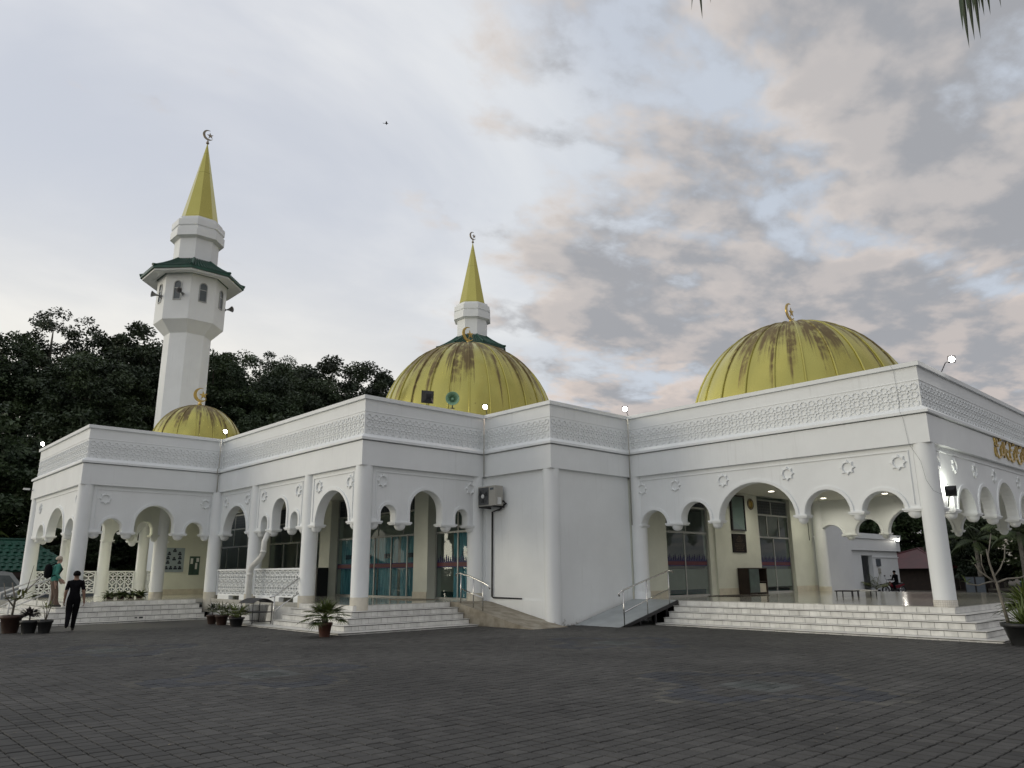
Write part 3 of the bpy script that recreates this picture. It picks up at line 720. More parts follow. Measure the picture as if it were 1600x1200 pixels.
# ---- glazing of the hall
def glazing(P, s0, s1, mull, bars, z0=.70, z1=4.80, name='window', screens=True, film=True, cur=None, frost=False, depth=.0, door=False):
    b = MB(); fw = .028
    def rb(sa, sb, za, zb, da=-.03, db=.03, B=b):
        v = [P(s, d+depth, z) for d in (da, db) for s, z in ((sa, za), (sb, za), (sb, zb), (sa, zb))]
        B.raw(v, [(3, 2, 1, 0), (4, 5, 6, 7), (0, 1, 5, 4), (1, 2, 6, 5), (2, 3, 7, 6), (3, 0, 4, 7)])
    rb(s0, s0+.06, z0, z1); rb(s1-.06, s1, z0, z1); rb(s0+.06, s1-.06, z0, z0+.06); rb(s0+.06, s1-.06, z1-.06, z1)
    for z in bars: rb(s0+.06, s1-.06, z-.035, z+.035, -.028, .028)
    lv = [z0+.06]+list(bars)+[z1-.06]
    for li, ml in enumerate(mull):
        for s in ml: rb(s-fw, s+fw, lv[li]+(.035 if li else 0), lv[li+1]-.035, -.026, .026)
    wobj = b.obj(name, 'alu', mosque, weld=False)
    for li in range(len(lv)-1):
        ml = list(mull[li]) if li < len(mull) else []; ss = [s0+.06]+ml+[s1-.06]
        for k in range(len(ss)-1):
            a, c, za, zb = ss[k]+.02, ss[k+1]-.02, lv[li], lv[li+1]
            g = MB(); g.face([P(a, depth, za), P(c, depth, za), P(c, depth, zb), P(a, depth, zb)])
            g.obj('pane', 'glass' if not (screens and li == len(lv)-2) else 'screen_dark', wobj, recalc=False)
            if screens and li == len(lv)-2:
                g = MB(); nb = max(2, int((c-a)/.14))
                for q in range(1, nb): rb(a+(c-a)*q/nb-.008, a+(c-a)*q/nb+.008, za+.04, zb, .004, .014, g)
                for q in range(1, 5): rb(a, c, za+.04+(zb-za)*q/5-.006, za+.04+(zb-za)*q/5+.006, .004, .012, g)
                g.obj('screen_grid', 'sign_grey', wobj, weld=False)
            if film and li == 0:
                g = MB(); rb(a, c, 1.86, 1.99, .004, .008, g); g.obj('film_stripe', 'film_red', wobj)
                g = MB(); rb(a, c, 1.99, 2.03, .004, .008, g); rb(a, c, 1.82, 1.86, .004, .008, g)
                if door:
                    n_ = int((c-a)/.11)
                    for q in range(n_):
                        s_ = a+(c-a)*(q+.5)/n_; rb(s_-.035, s_+.035, 2.03, 2.10+.05*((q*7) % 3), .004, .008, g)
                        rb(s_-.012, s_+.012, 2.1+.05*((q*7) % 3), 2.17+.05*((q*7) % 3), .004, .008, g)
                g.obj('film_border', 'film_blue', wobj, weld=False)
                if frost:
                    g = MB(); rb(a, c, .95, 1.70, .003, .007, g); g.obj('frosted_band', 'frosted', wobj)
    for (a, c) in (cur or []):
        g = MB(); n_ = int((c-a)/.03); V_ = []
        for q in range(n_+1):
            s = a+(c-a)*q/n_; ph = 2*PI*s/.17; V_.append((s, .035*math.sin(ph)+.012*math.sin(ph*.37+1)))
        for q in range(n_):
            g.face([P(V_[q][0], depth-.16+V_[q][1], z0+.05), P(V_[q+1][0], depth-.16+V_[q+1][1], z0+.05), P(V_[q+1][0], depth-.16+V_[q+1][1], bars[0]-.03), P(V_[q][0], depth-.16+V_[q][1], bars[0]-.03)], 0, True)
        g.obj('curtain', 'curtain', wobj)
        g = MB(); m_ = (a+c)/2
        for q in (-1, 0, 1):
            g.box(0, 1, 0, 1, 0, 1, M=None) if False else None
            rb(m_+q*.17-.10, m_+q*.17+.10, 2.22, 2.40, -.11, -.10, g)
        g.obj('curtain_motif', 'curtain_motif', wobj, weld=False)
    return wobj
PS = lambda s, d, z: Vector((17.64-d, s, z))       # hall side wall, s = Y, outside = -X
glazing(PS, 20.45, 23.05, [[21.75], [21.75], [21.75]], [3.08, 4.02], cur=[(20.55, 22.15)], door=True)
glazing(PS, 23.98, 30.2, [[24.9, 26.0, 27.2, 28.6], [25.2, 27.0, 28.9], [25.5, 27.2, 28.9]], [3.08, 4.02], cur=[(24.05, 25.6), (25.75, 27.1), (27.3, 28.55), (28.7, 30.1)])
glazing(PS, 31.15, 36.8, [[32.5, 33.9, 35.3], [32.9, 34.6], [32.9, 34.6]], [3.08, 4.02], film=False)
glazing(PS, 37.6, 43.4, [[39.0, 40.5, 42.0], [39.5, 41.2], [39.5, 41.2]], [3.08, 4.02], film=False)
for (a, c) in ((23.08, 23.95), (30.22, 31.12), (36.82, 37.58)):
    bx('pier', 'cream', mosque, 17.25, 17.9, a, c, .6, 4.85); bx('skirting', 'skirt', mosque, 17.225, 17.25, a, c, .69, .95)
bx('pier', 'plaster', mosque, 17.5, 17.9, 20.18, 20.43, .6, 4.85)
PF = lambda s, d, z: Vector((s, 17.12-d, z))       # hall front wall, s = X, outside = -Y
glazing(PF, 23.70, 26.60, [[25.03], [25.15], [25.15]], [3.08, 4.05], z1=4.75, name='door', frost=True, door=True)
glazing(PF, 30.47, 33.36, [[31.9], [31.45, 32.5], [31.9]], [3.05, 4.02], z1=4.70, name='door', frost=True, door=True)

# ================================================================== DOMES
def finial(name, mat, parent, x, y, z, r, stem, mat2=None):
    b = MB()
    b.lathe([(r*.10, 0), (r*.26, r*.10), (r*.30, r*.25), (r*.12, r*.42), (r*.22, r*.52), (r*.09, r*.66), (r*.07, stem)], 12, T(x, y, z))
    cz = z+stem+r*.96; n = 40; o = []
    cxi, czi, ri = r*.26, r*.10, r*.84
    a0 = R(72); a1 = R(330)
    for k in range(n+1): a = a0+(a1-a0)*k/n; o.append((r*math.cos(a), r*math.sin(a)))
    i0 = math.atan2(o[-1][1]-czi, o[-1][0]-cxi) % (2*PI); i1 = math.atan2(o[0][1]-czi, o[0][0]-cxi) % (2*PI)
    for k in range(1, n): a = i0+(i1-i0)*k/n; o.append((cxi+ri*math.cos(a), czi+ri*math.sin(a)))
    th = r*.055
    nn = len(o)//2
    fn = lambda a_, b_, d: (x+a_, y+d, cz+b_)
    for k in range(n):   # strips between outer and inner rim keep the crescent well triangulated
        oo = [o[k], o[k+1]]; ii = [o[(len(o)-k) % len(o)] if k else o[0], o[len(o)-k-1] if k < n-1 else o[n]]
        q = [oo[0], oo[1], ii[1], ii[0]]
        for d in (-th, th): b.face([fn(*p, d) for p in q])
        b.face([fn(*oo[0], -th), fn(*oo[1], -th), fn(*oo[1], th), fn(*oo[0], th)]); b.face([fn(*ii[0], -th), fn(*ii[1], -th), fn(*ii[1], th), fn(*ii[0], th)])
    sx, sz, sr = r*.36, r*.02, r*.62; st = [(sx+(sr if k % 2 == 0 else sr*.40)*math.cos(R(100+36*k)), sz+(sr if k % 2 == 0 else sr*.40)*math.sin(R(100+36*k))) for k in range(10)]
    for k in range(10):
        a_, c_ = st[k], st[(k+1) % 10]
        for d in (-th*1.5, th*1.5): b.face([fn(sx, sz, d), fn(*a_, d*.25), fn(*c_, d*.25)])
    b.tube([(x+sx-sr*.5, y, cz-r*.45), (x+sx, y, cz-r*.93), (x+r*.1, y, cz-r*.98)], r*.03, 6)
    return b.obj(name, mat, parent, weld=False)
def dome(cx, cy, zc, Rr, H, zb, n, mname, fr, fstem):
    domemat(mname, cx, cy, zb, zc+H)
    b = MB(); b.lathe([(Rr*.985+.10, 6.25), (Rr*.985+.10, zb+.02), (Rr*.97, zb+.05)], 64); dm = b.obj('dome', 'plaster', mosque, T(cx, cy, 0))
    m0 = math.asin(max(-1, min(1, (zb-zc)/H))); rows = 16; ha = PI/n
    b = MB(); V_ = []
    for i in range(rows+1):
        t = m0+(R(89.0)-m0)*i/rows; r_ = Rr*math.cos(t); z = zc+H*math.sin(t)
        V_.append([(r_*math.cos(a)*q, r_*math.sin(a)*q, z) for a, q in ((-ha*.985, .9965), (-ha*.5, 1.0), (0, 1.0015), (ha*.5, 1.0), (ha*.985, .9965))])
    v = [p for row in V_ for p in row]; f = [(i*5+j, i*5+j+1, i*5+5+j+1, i*5+5+j) for i in range(rows) for j in range(4)]
    b.raw(v, f, 0, True); me = b.mesh('dome_panel', [mname], recalc=False)
    b = MB(); path = [(Rr*math.cos(m0+(R(89.5)-m0)*i/rows)*1.001, 0, zc+H*math.sin(m0+(R(89.5)-m0)*i/rows)*1.0) for i in range(rows+1)]
    b.tube(path, Rr*.008+.010, 6); mr = b.mesh('seam_rib', [mname])
    for k in range(n):
        add('dome_panel', me, dm, T(cx, cy, 0, 2*PI*(k+.5)/n)); add('seam_rib', mr, dm, T(cx, cy, 0, 2*PI*k/n))
    b = MB(); b.lathe([(Rr*.16, zc+H*.975), (Rr*.11, zc+H*1.006), (Rr*.03, zc+H*1.015)], 24, T(cx, cy, 0)); b.obj('crown_cap', mname, dm)
    finial('finial', 'gold', dm, cx, cy, zc+H*1.005, fr*1.08, fstem)
dome(28.57, 34.48, 9.72, 5.22, 5.55, 8.6, 28, 'dome_gold_main', .43, .28)
dome(28.57, 13.68, 6.82, 4.28, 4.58, 6.6, 24, 'dome_gold_front', .34, .22)
dome(12.85, 35.1, 7.2, 2.02, 2.07, 6.7, 16, 'dome_gold_small', .31, .20)

# ================================================================== MINARETS
domemat('spire_gold', 0, 0, -40, 600)
def minaret(x, y, label):
    t = thing('minaret', label, 'minaret', (x, y, 0), group=None); M = T(x, y, 0); ph = R(22.5)
    def oc(name, prof, mat, par=t, **kw):
        b = MB(); b.lathe(prof, 8, None, 0, False, True, ph); return b.obj(name, mat, par, M, **kw)
    oc('shaft', [(1.36, -.1), (1.36, 15.95)], 'plaster')
    ch = oc('chamber', [(1.36, 15.95), (2.03, 16.65), (2.03, 19.62)], 'plaster')
    oc('neck', [(1.32, 20.4), (1.32, 22.3)], 'plaster')
    oc('collar', [(1.34, 22.24), (1.62, 22.34), (1.62, 22.88), (1.52, 22.92), (1.52, 23.02), (1.60, 23.06), (1.60, 23.46), (1.42, 23.52), (1.42, 23.70), (1.1, 23.73)], 'plaster')
    # arched windows, one in each face of the chamber
    ap = 2.03*math.cos(R(22.5))
    for k in range(8):
        a = k*PI/4; d = Vector((math.cos(a), math.sin(a))); e = Vector((-d.y, d.x))
        P = lambda s, dd, z: Vector((d.x*(ap+dd)+e.x*s, d.y*(ap+dd)+e.y*s, z))
        o = [(-.25, 17.85), (.25, 17.85), (.25, 18.85)]+[(.25*math.cos(R(15*q)), 18.85+.25*math.sin(R(15*q))) for q in range(1, 12)]+[(-.25, 18.85)]
        oi = [(-.20, 17.90), (.20, 17.90), (.20, 18.85)]+[(.20*math.cos(R(15*q)), 18.85+.20*math.sin(R(15*q))) for q in range(1, 12)]+[(-.20, 18.85)]
        b = MB()
        for q in range(len(o)):
            j = (q+1) % len(o); b.face([P(*o[q][:1], .05, o[q][1]), P(o[j][0], .05, o[j][1]), P(oi[j][0], .05, oi[j][1]), P(oi[q][0], .05, oi[q][1])])
            b.face([P(o[q][0], 0, o[q][1]), P(o[j][0], 0, o[j][1]), P(o[j][0], .05, o[j][1]), P(o[q][0], .05, o[q][1])]); b.face([P(oi[q][0], .005, oi[q][1]), P(oi[j][0], .005, oi[j][1]), P(oi[j][0], .05, oi[j][1]), P(oi[q][0], .05, oi[q][1])])
        b.box(-.21, .21, -.006, .006, 18.60, 18.64, Matrix(((e.x, d.x, 0, d.x*(ap+.03)), (e.y, d.y, 0, d.y*(ap+.03)), (0, 0, 1, 0), (0, 0, 0, 1))))
        wn = b.obj('window', 'alu', ch, M, weld=False)
        b = MB(); b.face([P(s, .012, z) for s, z in oi]); b.obj('pane', 'window_dark', wn, M, recalc=False)
    # green tiled skirt roof: stepped courses, soffit, fascia and hip ridges
    prof = [(2.0, 20.16), (3.28, 20.02), (3.30, 20.20), (3.42, 20.22)]; n = 7; r0, r1, z0, z1 = 3.06, 1.30, 19.66, 20.80
    rf = oc('soffit', [(1.9, 19.60), (2.94, 19.46), (2.94, 19.60), (1.9, 19.64)], 'plaster_clean')
    sp = []
    for q in range(n):
        f0, f1 = q/n, (q+1)/n; bow = lambda f: z0+(z1-z0)*(f*.72+.28*f*f)
        sp += [(r0+(r1-r0)*f0, bow(f0)+.05), (r0+(r1-r0)*f1, bow(f1)-.005)]
    sp = [(3.06, 19.57)]+sp
    rt = oc('roof', sp, 'roof_green', weld=False)
    b = MB()
    for k in range(8):
        a = ph+k*PI/4; b.tube([((r0+.05+(r1-r0-.05)*f)*math.cos(a), (r0+.05+(r1-r0-.05)*f)*math.sin(a), z0+(z1-z0)*(f*.72+.28*f*f)+.05+(.06 if f == 0 else 0)) for f in (0, .15, .4, .7, 1)], .085, 6)
        for q in range(1, 10):   # rolls of the pan tiles
            f_ = q/10; a2 = ph+(k+1)*PI/4; e0 = Vector((math.cos(a), math.sin(a)))*(1-f_)+Vector((math.cos(a2), math.sin(a2)))*f_
            mx = 1.0 if True else 0; L_ = []
            for f in (0, .35, .7, 1):
                rr = r0+(r1-r0)*f; L_.append((e0.x*rr, e0.y*rr, z0+(z1-z0)*(f*.72+.28*f*f)+.045))
            b.tube(L_, .042, 5)
    b.obj('roof_ridge', 'roof_green', rt, M, weld=False)
    # eight-sided gold spire in plates
    b = MB(); h = PI/8
    Rb, zb, zt = 1.16, 23.70, 29.60
    for (za, zc_) in ((23.70, 23.88), (23.89, 27.3), (27.31, 28.8), (28.81, zt)):
        ra = Rb*(zt-za)/(zt-zb)*(1.05 if za == 23.70 else 1)+.02; rc = Rb*(zt-zc_)/(zt-zb)+.02
        b.face([(ra*math.cos(-h), ra*math.sin(-h), za), (ra*math.cos(h), ra*math.sin(h), za), (rc*math.cos(h), rc*math.sin(h), zc_), (rc*math.cos(-h), rc*math.sin(-h), zc_)])
    pm = b.mesh('spire_panel', ['spire_gold'], recalc=False, weld=False)
    for k in range(8): add('spire_panel', pm, t, M @ Matrix.Rotation(k*PI/4, 4, 'Z'))
    b = MB(); b.lathe([(1.1, 23.65), (.01, zt-.05)], 8, None, 0, False, True, ph); sc = b.obj('spire_core', 'dark_metal', t, M)
    finial('finial', 'bronze_pale', t, x, y, 29.58, .37, .32)
    return t
pmat('window_dark', (0.10, 0.12, 0.13), 0.12, var=0.1)
min1 = minaret(15.95, 46.7, 'taller-looking white minaret with green skirt roof at the left of the picture')
min2 = minaret(39.15, 46.7, 'white minaret rising behind the middle dome, only its top showing')
def horn(x, y, z, dirv, r, label, mats=('horn_grey', 'horn_grey'), wall=None, group=None, grow=.42):
    d = Vector(dirv).normalized(); t = thing('horn_loudspeaker', label, 'loudspeaker', (x, y, z), group=group)
    q = d.to_track_quat('Z', 'Y').to_matrix().to_4x4(); M = Matrix.Translation((x, y, z)) @ q
    b = MB(); b.lathe([(r*.10, -.02), (r*.22, .06), (r*.45, grow*.55), (r, grow), (r*1.04, grow+.01), (r*.96, grow), (r*.42, grow*.5), (r*.08, .05)], 24, None, 0, True, False); b.obj('horn', mats[0], t, M)
    b = MB(); b.lathe([(r*.05, .05), (r*.26, grow*.62), (r*.24, grow*.70), (r*.05, grow*.74)], 16); b.obj('reflector', mats[1], t, M)
    b = MB(); b.lathe([(r*.32, -.22), (r*.34, -.20), (r*.34, -.03), (r*.2, .0)], 16); b.obj('driver', mats[0], t, M)
    b = MB()
    if wall: b.tube([(x, y, z), (x-d.x*.1, y-d.y*.1, z-.12), wall], .02, 6)
    else: b.tube([(x, y, z-.02), (x, y, z-.28)], .02, 6); b.box(x-.07, x+.07, y-.05, y+.05, z-.29, z-.27)
    b.obj('bracket', 'dark_metal', t)
ax, ay = 15.95, 46.7
for (an, lab) in ((-135, 'grey horn loudspeaker on the lit near-left face of the tall minaret chamber'), (0, 'grey horn loudspeaker pointing right off the tall minaret chamber'), (180, 'grey horn loudspeaker at the left edge of the tall minaret chamber')):
    d = Vector((math.cos(R(an)), math.sin(R(an)), 0)); p = Vector((ax, ay, 18.22))+d*2.05+Vector((-d.y, d.x, 0))*(.38 if an == -135 else -.5 if an == 0 else .3)
    horn(p.x, p.y, p.z, d if an != 0 else (.55, -.83, 0), .19, lab, wall=tuple(p-d*.45-Vector((0, 0, .25))), group='loudspeakers on the tall minaret')

# ================================================================== LAMPS AND FITTINGS ON THE ROOF
def flood(x, y, z, dirv, label, base=(0, 0, -.3), mat='lamp_glass', power=40, lit=True, s=1.0, col=(1, .95, .85), spot=None, size=130):
    s *= .62; d = Vector(dirv).normalized(); t = thing('floodlight', label, 'floodlight', (x+base[0], y+base[1], z+base[2]), group='floodlights on the mosque')
    M = Matrix.Translation((x, y, z)) @ d.to_track_quat('Z', 'Y').to_matrix().to_4x4()
    b = MB(); b.lathe([(.0, -.10*s), (.10*s, -.09*s), (.22*s, -.02*s), (.22*s, .03*s)], 4, None, 0, False, True, PI/4); b.box(-.165*s, .165*s, -.165*s, .165*s, .0, .035*s)
    b.obj('housing', 'black', t, M, weld=False)
    b = MB(); b.face([(.135*s*math.cos(R(22.5*k)), .135*s*math.sin(R(22.5*k)), .037*s) for k in range(16)]); b.obj('lamp_glass', mat if lit else 'black', t, M, recalc=False)
    b = MB(); b.tube([(x, y, z), (x+base[0]*.5, y+base[1]*.5, z-.12), (x+base[0], y+base[1], z+base[2])], .014, 6); b.obj('arm', 'dark_metal', t)
    if power:
        l = bpy.data.lights.new('floodlight_beam', 'SPOT'); l.energy = power; l.color = col; l.spot_size = R(size); l.spot_blend = .6; l.shadow_soft_size = .08
        o = bpy.data.objects.new('floodlight_beam', l); C.objects.link(o); o.parent = t; o.matrix_parent_inverse = W[t.as_pointer()].inverted()
        dd = Vector(spot) if spot else d
        o.matrix_basis = Matrix.Translation(Vector((x, y, z))+d*.07*s) @ (-dd).to_track_quat('Z', 'Y').to_matrix().to_4x4()
flood(7.45, 38.75, 7.36, (-.6, -.6, -.35), 'lit floodlight at the far left end of the parapet', (.1, .1, -.22))
flood(12.62, 31.25, 7.50, (-.75, -.55, -.35), 'lit floodlight in the roof corner in front of the small dome', (.15, .15, -.36))
flood(17.62, 20.25, 7.48, (-.75, -.55, -.35), 'lit warm floodlight in the roof corner below the middle dome', (.2, .12, -.34), 'lamp_glass_warm', 60, col=(1, .72, .58))
flood(21.55, 16.95, 7.42, (-.75, -.55, -.30), 'lit floodlight in the roof corner left of the big right dome', (.2, .0, -.28), col=(1, .93, .72))
flood(24.05, 6.75, 7.62, (-.75, -.55, -.25), 'lit floodlight on a thin arm at the right end of the parapet', (-.35, .25, -.48))
flood(15.14, 20.42, 7.50, (.35, 1, .1), 'big black floodlight on the parapet, its dark back to the courtyard', (0, .05, -.36), 'lamp_glass', 90, s=2.1, col=(1, .95, .8), size=100)
flood(22.12, 6.70, 3.62, (.75, .22, .30), 'black floodlight beside the corner column lighting the entrance face', (.02, .12, -.40), 'lamp_glass', 40, s=1.35, col=(.97, 1.0, .86), spot=(.80, .34, .42), size=120)
horn(16.18, 20.36, 7.52, (-.62, -.78, -.02), .235, 'pale green horn loudspeaker standing on the parapet before the middle dome', ('horn_green', 'horn_green'), group=None, grow=.36)
# dome uplights hidden behind the parapet (their glow shows at the dome bases)
for (x, y, tx, ty, e) in ((22.9, 17.6, 25.9, 16.0, 1100), (20.6, 36.8, 25.2, 36.6, 1900), (10.3, 35.7, 12.0, 35.5, 200)):
    d = Vector((tx-x, ty-y, 3.0)).normalized()
    flood(x, y, 6.62, d, {1100: 'floodlight on the roof aimed at the big right dome', 1900: 'floodlight on the roof aimed at the middle dome', 200: 'floodlight on the roof aimed at the small left dome'}[e], (0, 0, -.3), 'lamp_glass', e, col=(1, .97, .80), size=110)

# gold relief lettering on the entrance face (joined strokes standing proud of the beam)
txt = thing('gold_inscription', 'raised gold Arabic calligraphy on the beam above the entrance arches', 'inscription', (28.9, 6.8, 5.1))
def stroke(pts, w0=.075, x0=27.2, z0=5.06, name='stroke'):
    """broad-nib stroke through (x,z) points"""
    P_ = [Vector(p) for p in pts]; sm = []
    for i in range(len(P_)-1):
        p0, p1, p2, p3 = P_[max(i-1, 0)], P_[i], P_[i+1], P_[min(i+2, len(P_)-1)]
        for k in range(6):
            t = k/6; sm.append(.5*((2*p1)+(-p0+p2)*t+(2*p0-5*p1+4*p2-p3)*t*t+(-p0+3*p1-3*p2+p3)*t**3))
    sm.append(P_[-1]); b = MB(); n = len(sm); Lf = []; Rt = []
    for i, p in enumerate(sm):
        d = (sm[min(i+1, n-1)]-sm[max(i-1, 0)]); d = d.normalized() if d.length > 1e-6 else Vector((1, 0)); nb = Vector((-d.y, d.x))
        wd = w0*.68*(.45+.55*abs(nb.dot(Vector((.5, .87)))))*(min(1, .45+3*i/n, .45+3*(n-1-i)/n))
        Lf.append(p+nb*wd*.5); Rt.append(p-nb*wd*.5)
    f = lambda p, d: (x0+p.x, 6.83-d, z0+p.y)
    for i in range(n-1):
        b.face([f(Lf[i], .05), f(Lf[i+1], .05), f(Rt[i+1], .05), f(Rt[i], .05)])
        b.face([f(Lf[i], -.01), f(Lf[i+1], -.01), f(Lf[i+1], .05), f(Lf[i], .05)]); b.face([f(Rt[i], -.01), f(Rt[i+1], -.01), f(Rt[i+1], .05), f(Rt[i], .05)])
    b.face([f(Lf[0], -.01), f(Lf[0], .05), f(Rt[0], .05), f(Rt[0], -.01)]); b.face([f(Lf[-1], -.01), f(Lf[-1], .05), f(Rt[-1], .05), f(Rt[-1], -.01)])
    b.obj(name, 'gold', txt, weld=False)
def letters(x):
    stroke([(x+.02, .36), (x-.02, .22), (x+.05, .06), (x+.2, .0), (x+.38, .04), (x+.46, .16), (x+.40, .30)], .10)
    stroke([(x+.10, .60), (x+.14, .50), (x+.12, .40), (x+.22, .36), (x+.30, .42)], .08)
    stroke([(x+.36, .52), (x+.46, .62), (x+.56, .64), (x+.62, .56)], .06)
    stroke([(x+.46, .16), (x+.60, .12), (x+.74, .16), (x+.80, .30), (x+.78, .56)], .10)
    stroke([(x+.52, .40), (x+.56, .28), (x+.66, .30)], .07)
    stroke([(x+.64, .46), (x+.67, .38)], .06); stroke([(x+.50, .26), (x+.53, .20)], .06)
stroke([(.06, .60), (.11, .48), (.07, .38), (.20, .35)], .09); stroke([(.02, .30), (.0, .12), (.08, .02), (.14, .16), (.08, .30)], .09)
letters(.16)
stroke([(1.02, .58), (1.10, .40), (1.00, .16), (.92, .04)], .11); stroke([(1.10, .40), (1.22, .16), (1.42, .04), (1.6, .08), (1.66, .22), (1.58, .34)], .10)
stroke([(1.30, .36), (1.34, .26), (1.42, .30)], .07); stroke([(1.24, .48), (1.40, .60), (1.52, .58)], .06)
letters(1.62); letters(2.45); stroke([(3.4, .62), (3.42, .3), (3.38, .04)], .11); stroke([(3.55, .62), (3.58, .2), (3.75, .05), (3.9, .2)], .11)

# ---- ceiling downlights
def downlight(x, y, z, lab, power=14, r=.12, col=(1, .95, .80)):
    t = thing('ceiling_light', lab, 'ceiling light', (x, y, z), group='ceiling lights of the arcades')
    b = MB(); b.lathe([(r*1.25, -.012), (r*1.25, .0), (r, .0), (r, -.012)], 20, T(x, y, z), 0, False, False); b.obj('rim', 'white_plastic', t)
    b = MB(); b.face([(x+r*math.cos(R(-18*k)), y+r*math.sin(R(-18*k)), z-.006) for k in range(20)]); b.obj('diffuser', 'downlight', t, recalc=False)
    l = bpy.data.lights.new('lamp', 'SPOT'); l.energy = power; l.color = col; l.spot_size = R(165); l.spot_blend = .8; l.shadow_soft_size = .1
    o = bpy.data.objects.new('lamp', l); C.objects.link(o); o.parent = t; o.matrix_parent_inverse = W[t.as_pointer()].inverted(); o.matrix_basis = Matrix.Translation((x, y, z-.03))
for (x, y, lab) in ((29.1, 15.5, 'round ceiling light seen through the big arch of the right portico'), (33.8, 15.5, 'round ceiling light seen through the fourth arch of the right portico'), (33.8, 12.8, 'round ceiling light seen through the arch nearest the corner column'), (25.5, 9.2, 'round ceiling light inside the right portico above the entrance steps'), (25.6, 13.2, 'round ceiling light inside the right portico before the left glass door')):
    downlight(x, y, 4.795, lab, 115)
downlight(9.8, 35.2, 4.795, 'ceiling light inside the left wing', 380, col=(1, .95, .70)); downlight(13.4, 35.6, 4.795, 'ceiling light near the notice wall of the left wing', 90, col=(1, .95, .74))
downlight(14.8, 23.3, 4.795, 'ceiling light inside the middle porch near its front', 30); downlight(14.8, 27.5, 4.795, 'ceiling light inside the middle porch near its back', 30)
for (x, y, lab) in ((20.5, 23.5, 'ceiling light inside the hall behind the curtained windows'), (20.5, 29.5, 'ceiling light inside the hall behind the dark side windows'), (25, 20.5, 'ceiling light inside the hall behind the left glass door'), (32, 20.5, 'ceiling light inside the hall behind the right glass door')):
    downlight(x, y, 4.855, lab, 18)

# ================================================================== RAMPS AND HANDRAILS
b = MB(); prof = [(20.24, .697), (20.24, -.05), (16.35, -.05), (16.35, .012), (16.75, .06), (19.85, .67)]
b.prism(prof, lambda y, z, x: (x-(.25*max(0, 17.2-y) if x < 17 and False else 0), y, z), 16.10, 17.555)
tag(b.obj('concrete_ramp', 'concrete'), 'sloping rough concrete ramp between the white steps and the blank corner wall', 'ramp')
b = MB(); b.prism([(16.6, .0), (17.9, .0), (17.9, .02), (16.6, .004)], lambda x, z, y: (x, y, z), 16.05, 16.62); 
mr = thing('metal_ramp', 'grey metal plate ramp with a steel handrail left of the right-hand steps', 'ramp', (18.6, 15.9, 0))
b = MB(); b.prism([(18.45, .0), (21.45, .712), (21.45, .69), (18.45, -.015)], lambda x, z, y: (x, y, z), 15.08, 16.88); b.obj('plate', 'steel_plate', mr)
b = MB(); b.prism([(18.62, .035), (21.45, .705), (21.45, .60), (18.85, .0)], lambda x, z, y: (x, y, z), 15.04, 15.08); b.obj('side_beam', 'dark_metal', mr)
for (x, z) in ((19.5, .22), (20.3, .40), (20.9, .54)):
    b = MB(); b.box(x-.025, x+.025, 15.09, 15.14, 0, z); b.obj('leg', 'dark_metal', mr)
    b = MB(); b.box(x-.025, x+.025, 16.75, 16.80, 0, z); b.obj('leg', 'dark_metal', mr)
def rail(par, top, posts, mid=None, r=.026, rp=.019, mat='stainless'):
    b = MB(); b.tube(top, r, 10); b.obj('top_rail', mat, par)
    for p in posts:
        b = MB(); b.tube(p, rp, 8); b.obj('post', mat, par)
    if mid: b = MB(); b.tube(mid, rp, 8); b.obj('middle_rail', mat, par)
yq = 15.06
rail(mr, [(18.48, yq, .90), (18.44, yq, .97), (18.52, yq, 1.02), (18.66, yq, 1.07), (19.84, yq, 1.36), (21.00, yq, 1.63), (21.22, yq, 1.64), (21.30, yq, 1.58)],
     [[(18.67, yq, .02), (18.67, yq, 1.07)], [(19.84, yq, .06), (19.84, yq, 1.36)], [(21.02, yq, .56), (21.02, yq, 1.63)]], [(18.67, yq, .42), (19.84, yq, .76), (21.02, yq, 1.06)])
hr = thing('handrail', 'shiny steel handrail standing on the concrete ramp', 'handrail', (16.2, 19.2, .6), group='steel handrails')
rail(hr, [(16.2, 20.10, 1.52), (16.2, 20.02, 1.60), (16.2, 19.85, 1.60), (16.2, 19.4, 1.52), (16.2, 18.65, 1.30), (16.2, 18.45, 1.22), (16.2, 18.38, 1.12)],
     [[(16.2, 19.82, .66), (16.2, 19.82, 1.60)], [(16.2, 19.18, .54), (16.2, 19.18, 1.46)], [(16.2, 18.72, .45), (16.2, 18.72, 1.32)]], [(16.2, 19.82, 1.12), (16.2, 18.72, .84)])
hr = thing('handrail', 'dark steel handrail on the side steps behind the potted fan palm', 'handrail', (12, 23.8, 0), group='steel handrails')
rail(hr, [(11.48, 23.72, .90), (11.62, 23.72, .92), (12.52, 23.72, 1.52), (12.72, 23.72, 1.53)], [[(11.64, 23.72, .0), (11.64, 23.72, .92)], [(12.50, 23.72, .54), (12.50, 23.72, 1.52)]], [(11.64, 23.72, .45), (12.50, 23.72, 1.02)])
for (dy, lab) in ((31.5, 'pale pipe handrail nearer the man in black, on the left steps'), (33.3, 'pale pipe handrail at the far left edge, on the left steps')):
    hr = thing('handrail', lab, 'handrail', (6.5, dy, 0), group='steel handrails')
    rail(hr, [(5.55, dy, .95), (5.70, dy, 1.0), (6.98, dy, 1.55), (7.12, dy, 1.55)], [[(5.75, dy, 0), (5.75, dy, 1.02)], [(6.95, dy, .5), (6.95, dy, 1.54)]], [(5.75, dy, .52), (6.95, dy, 1.08)], r=.034, rp=.027, mat='pvc')

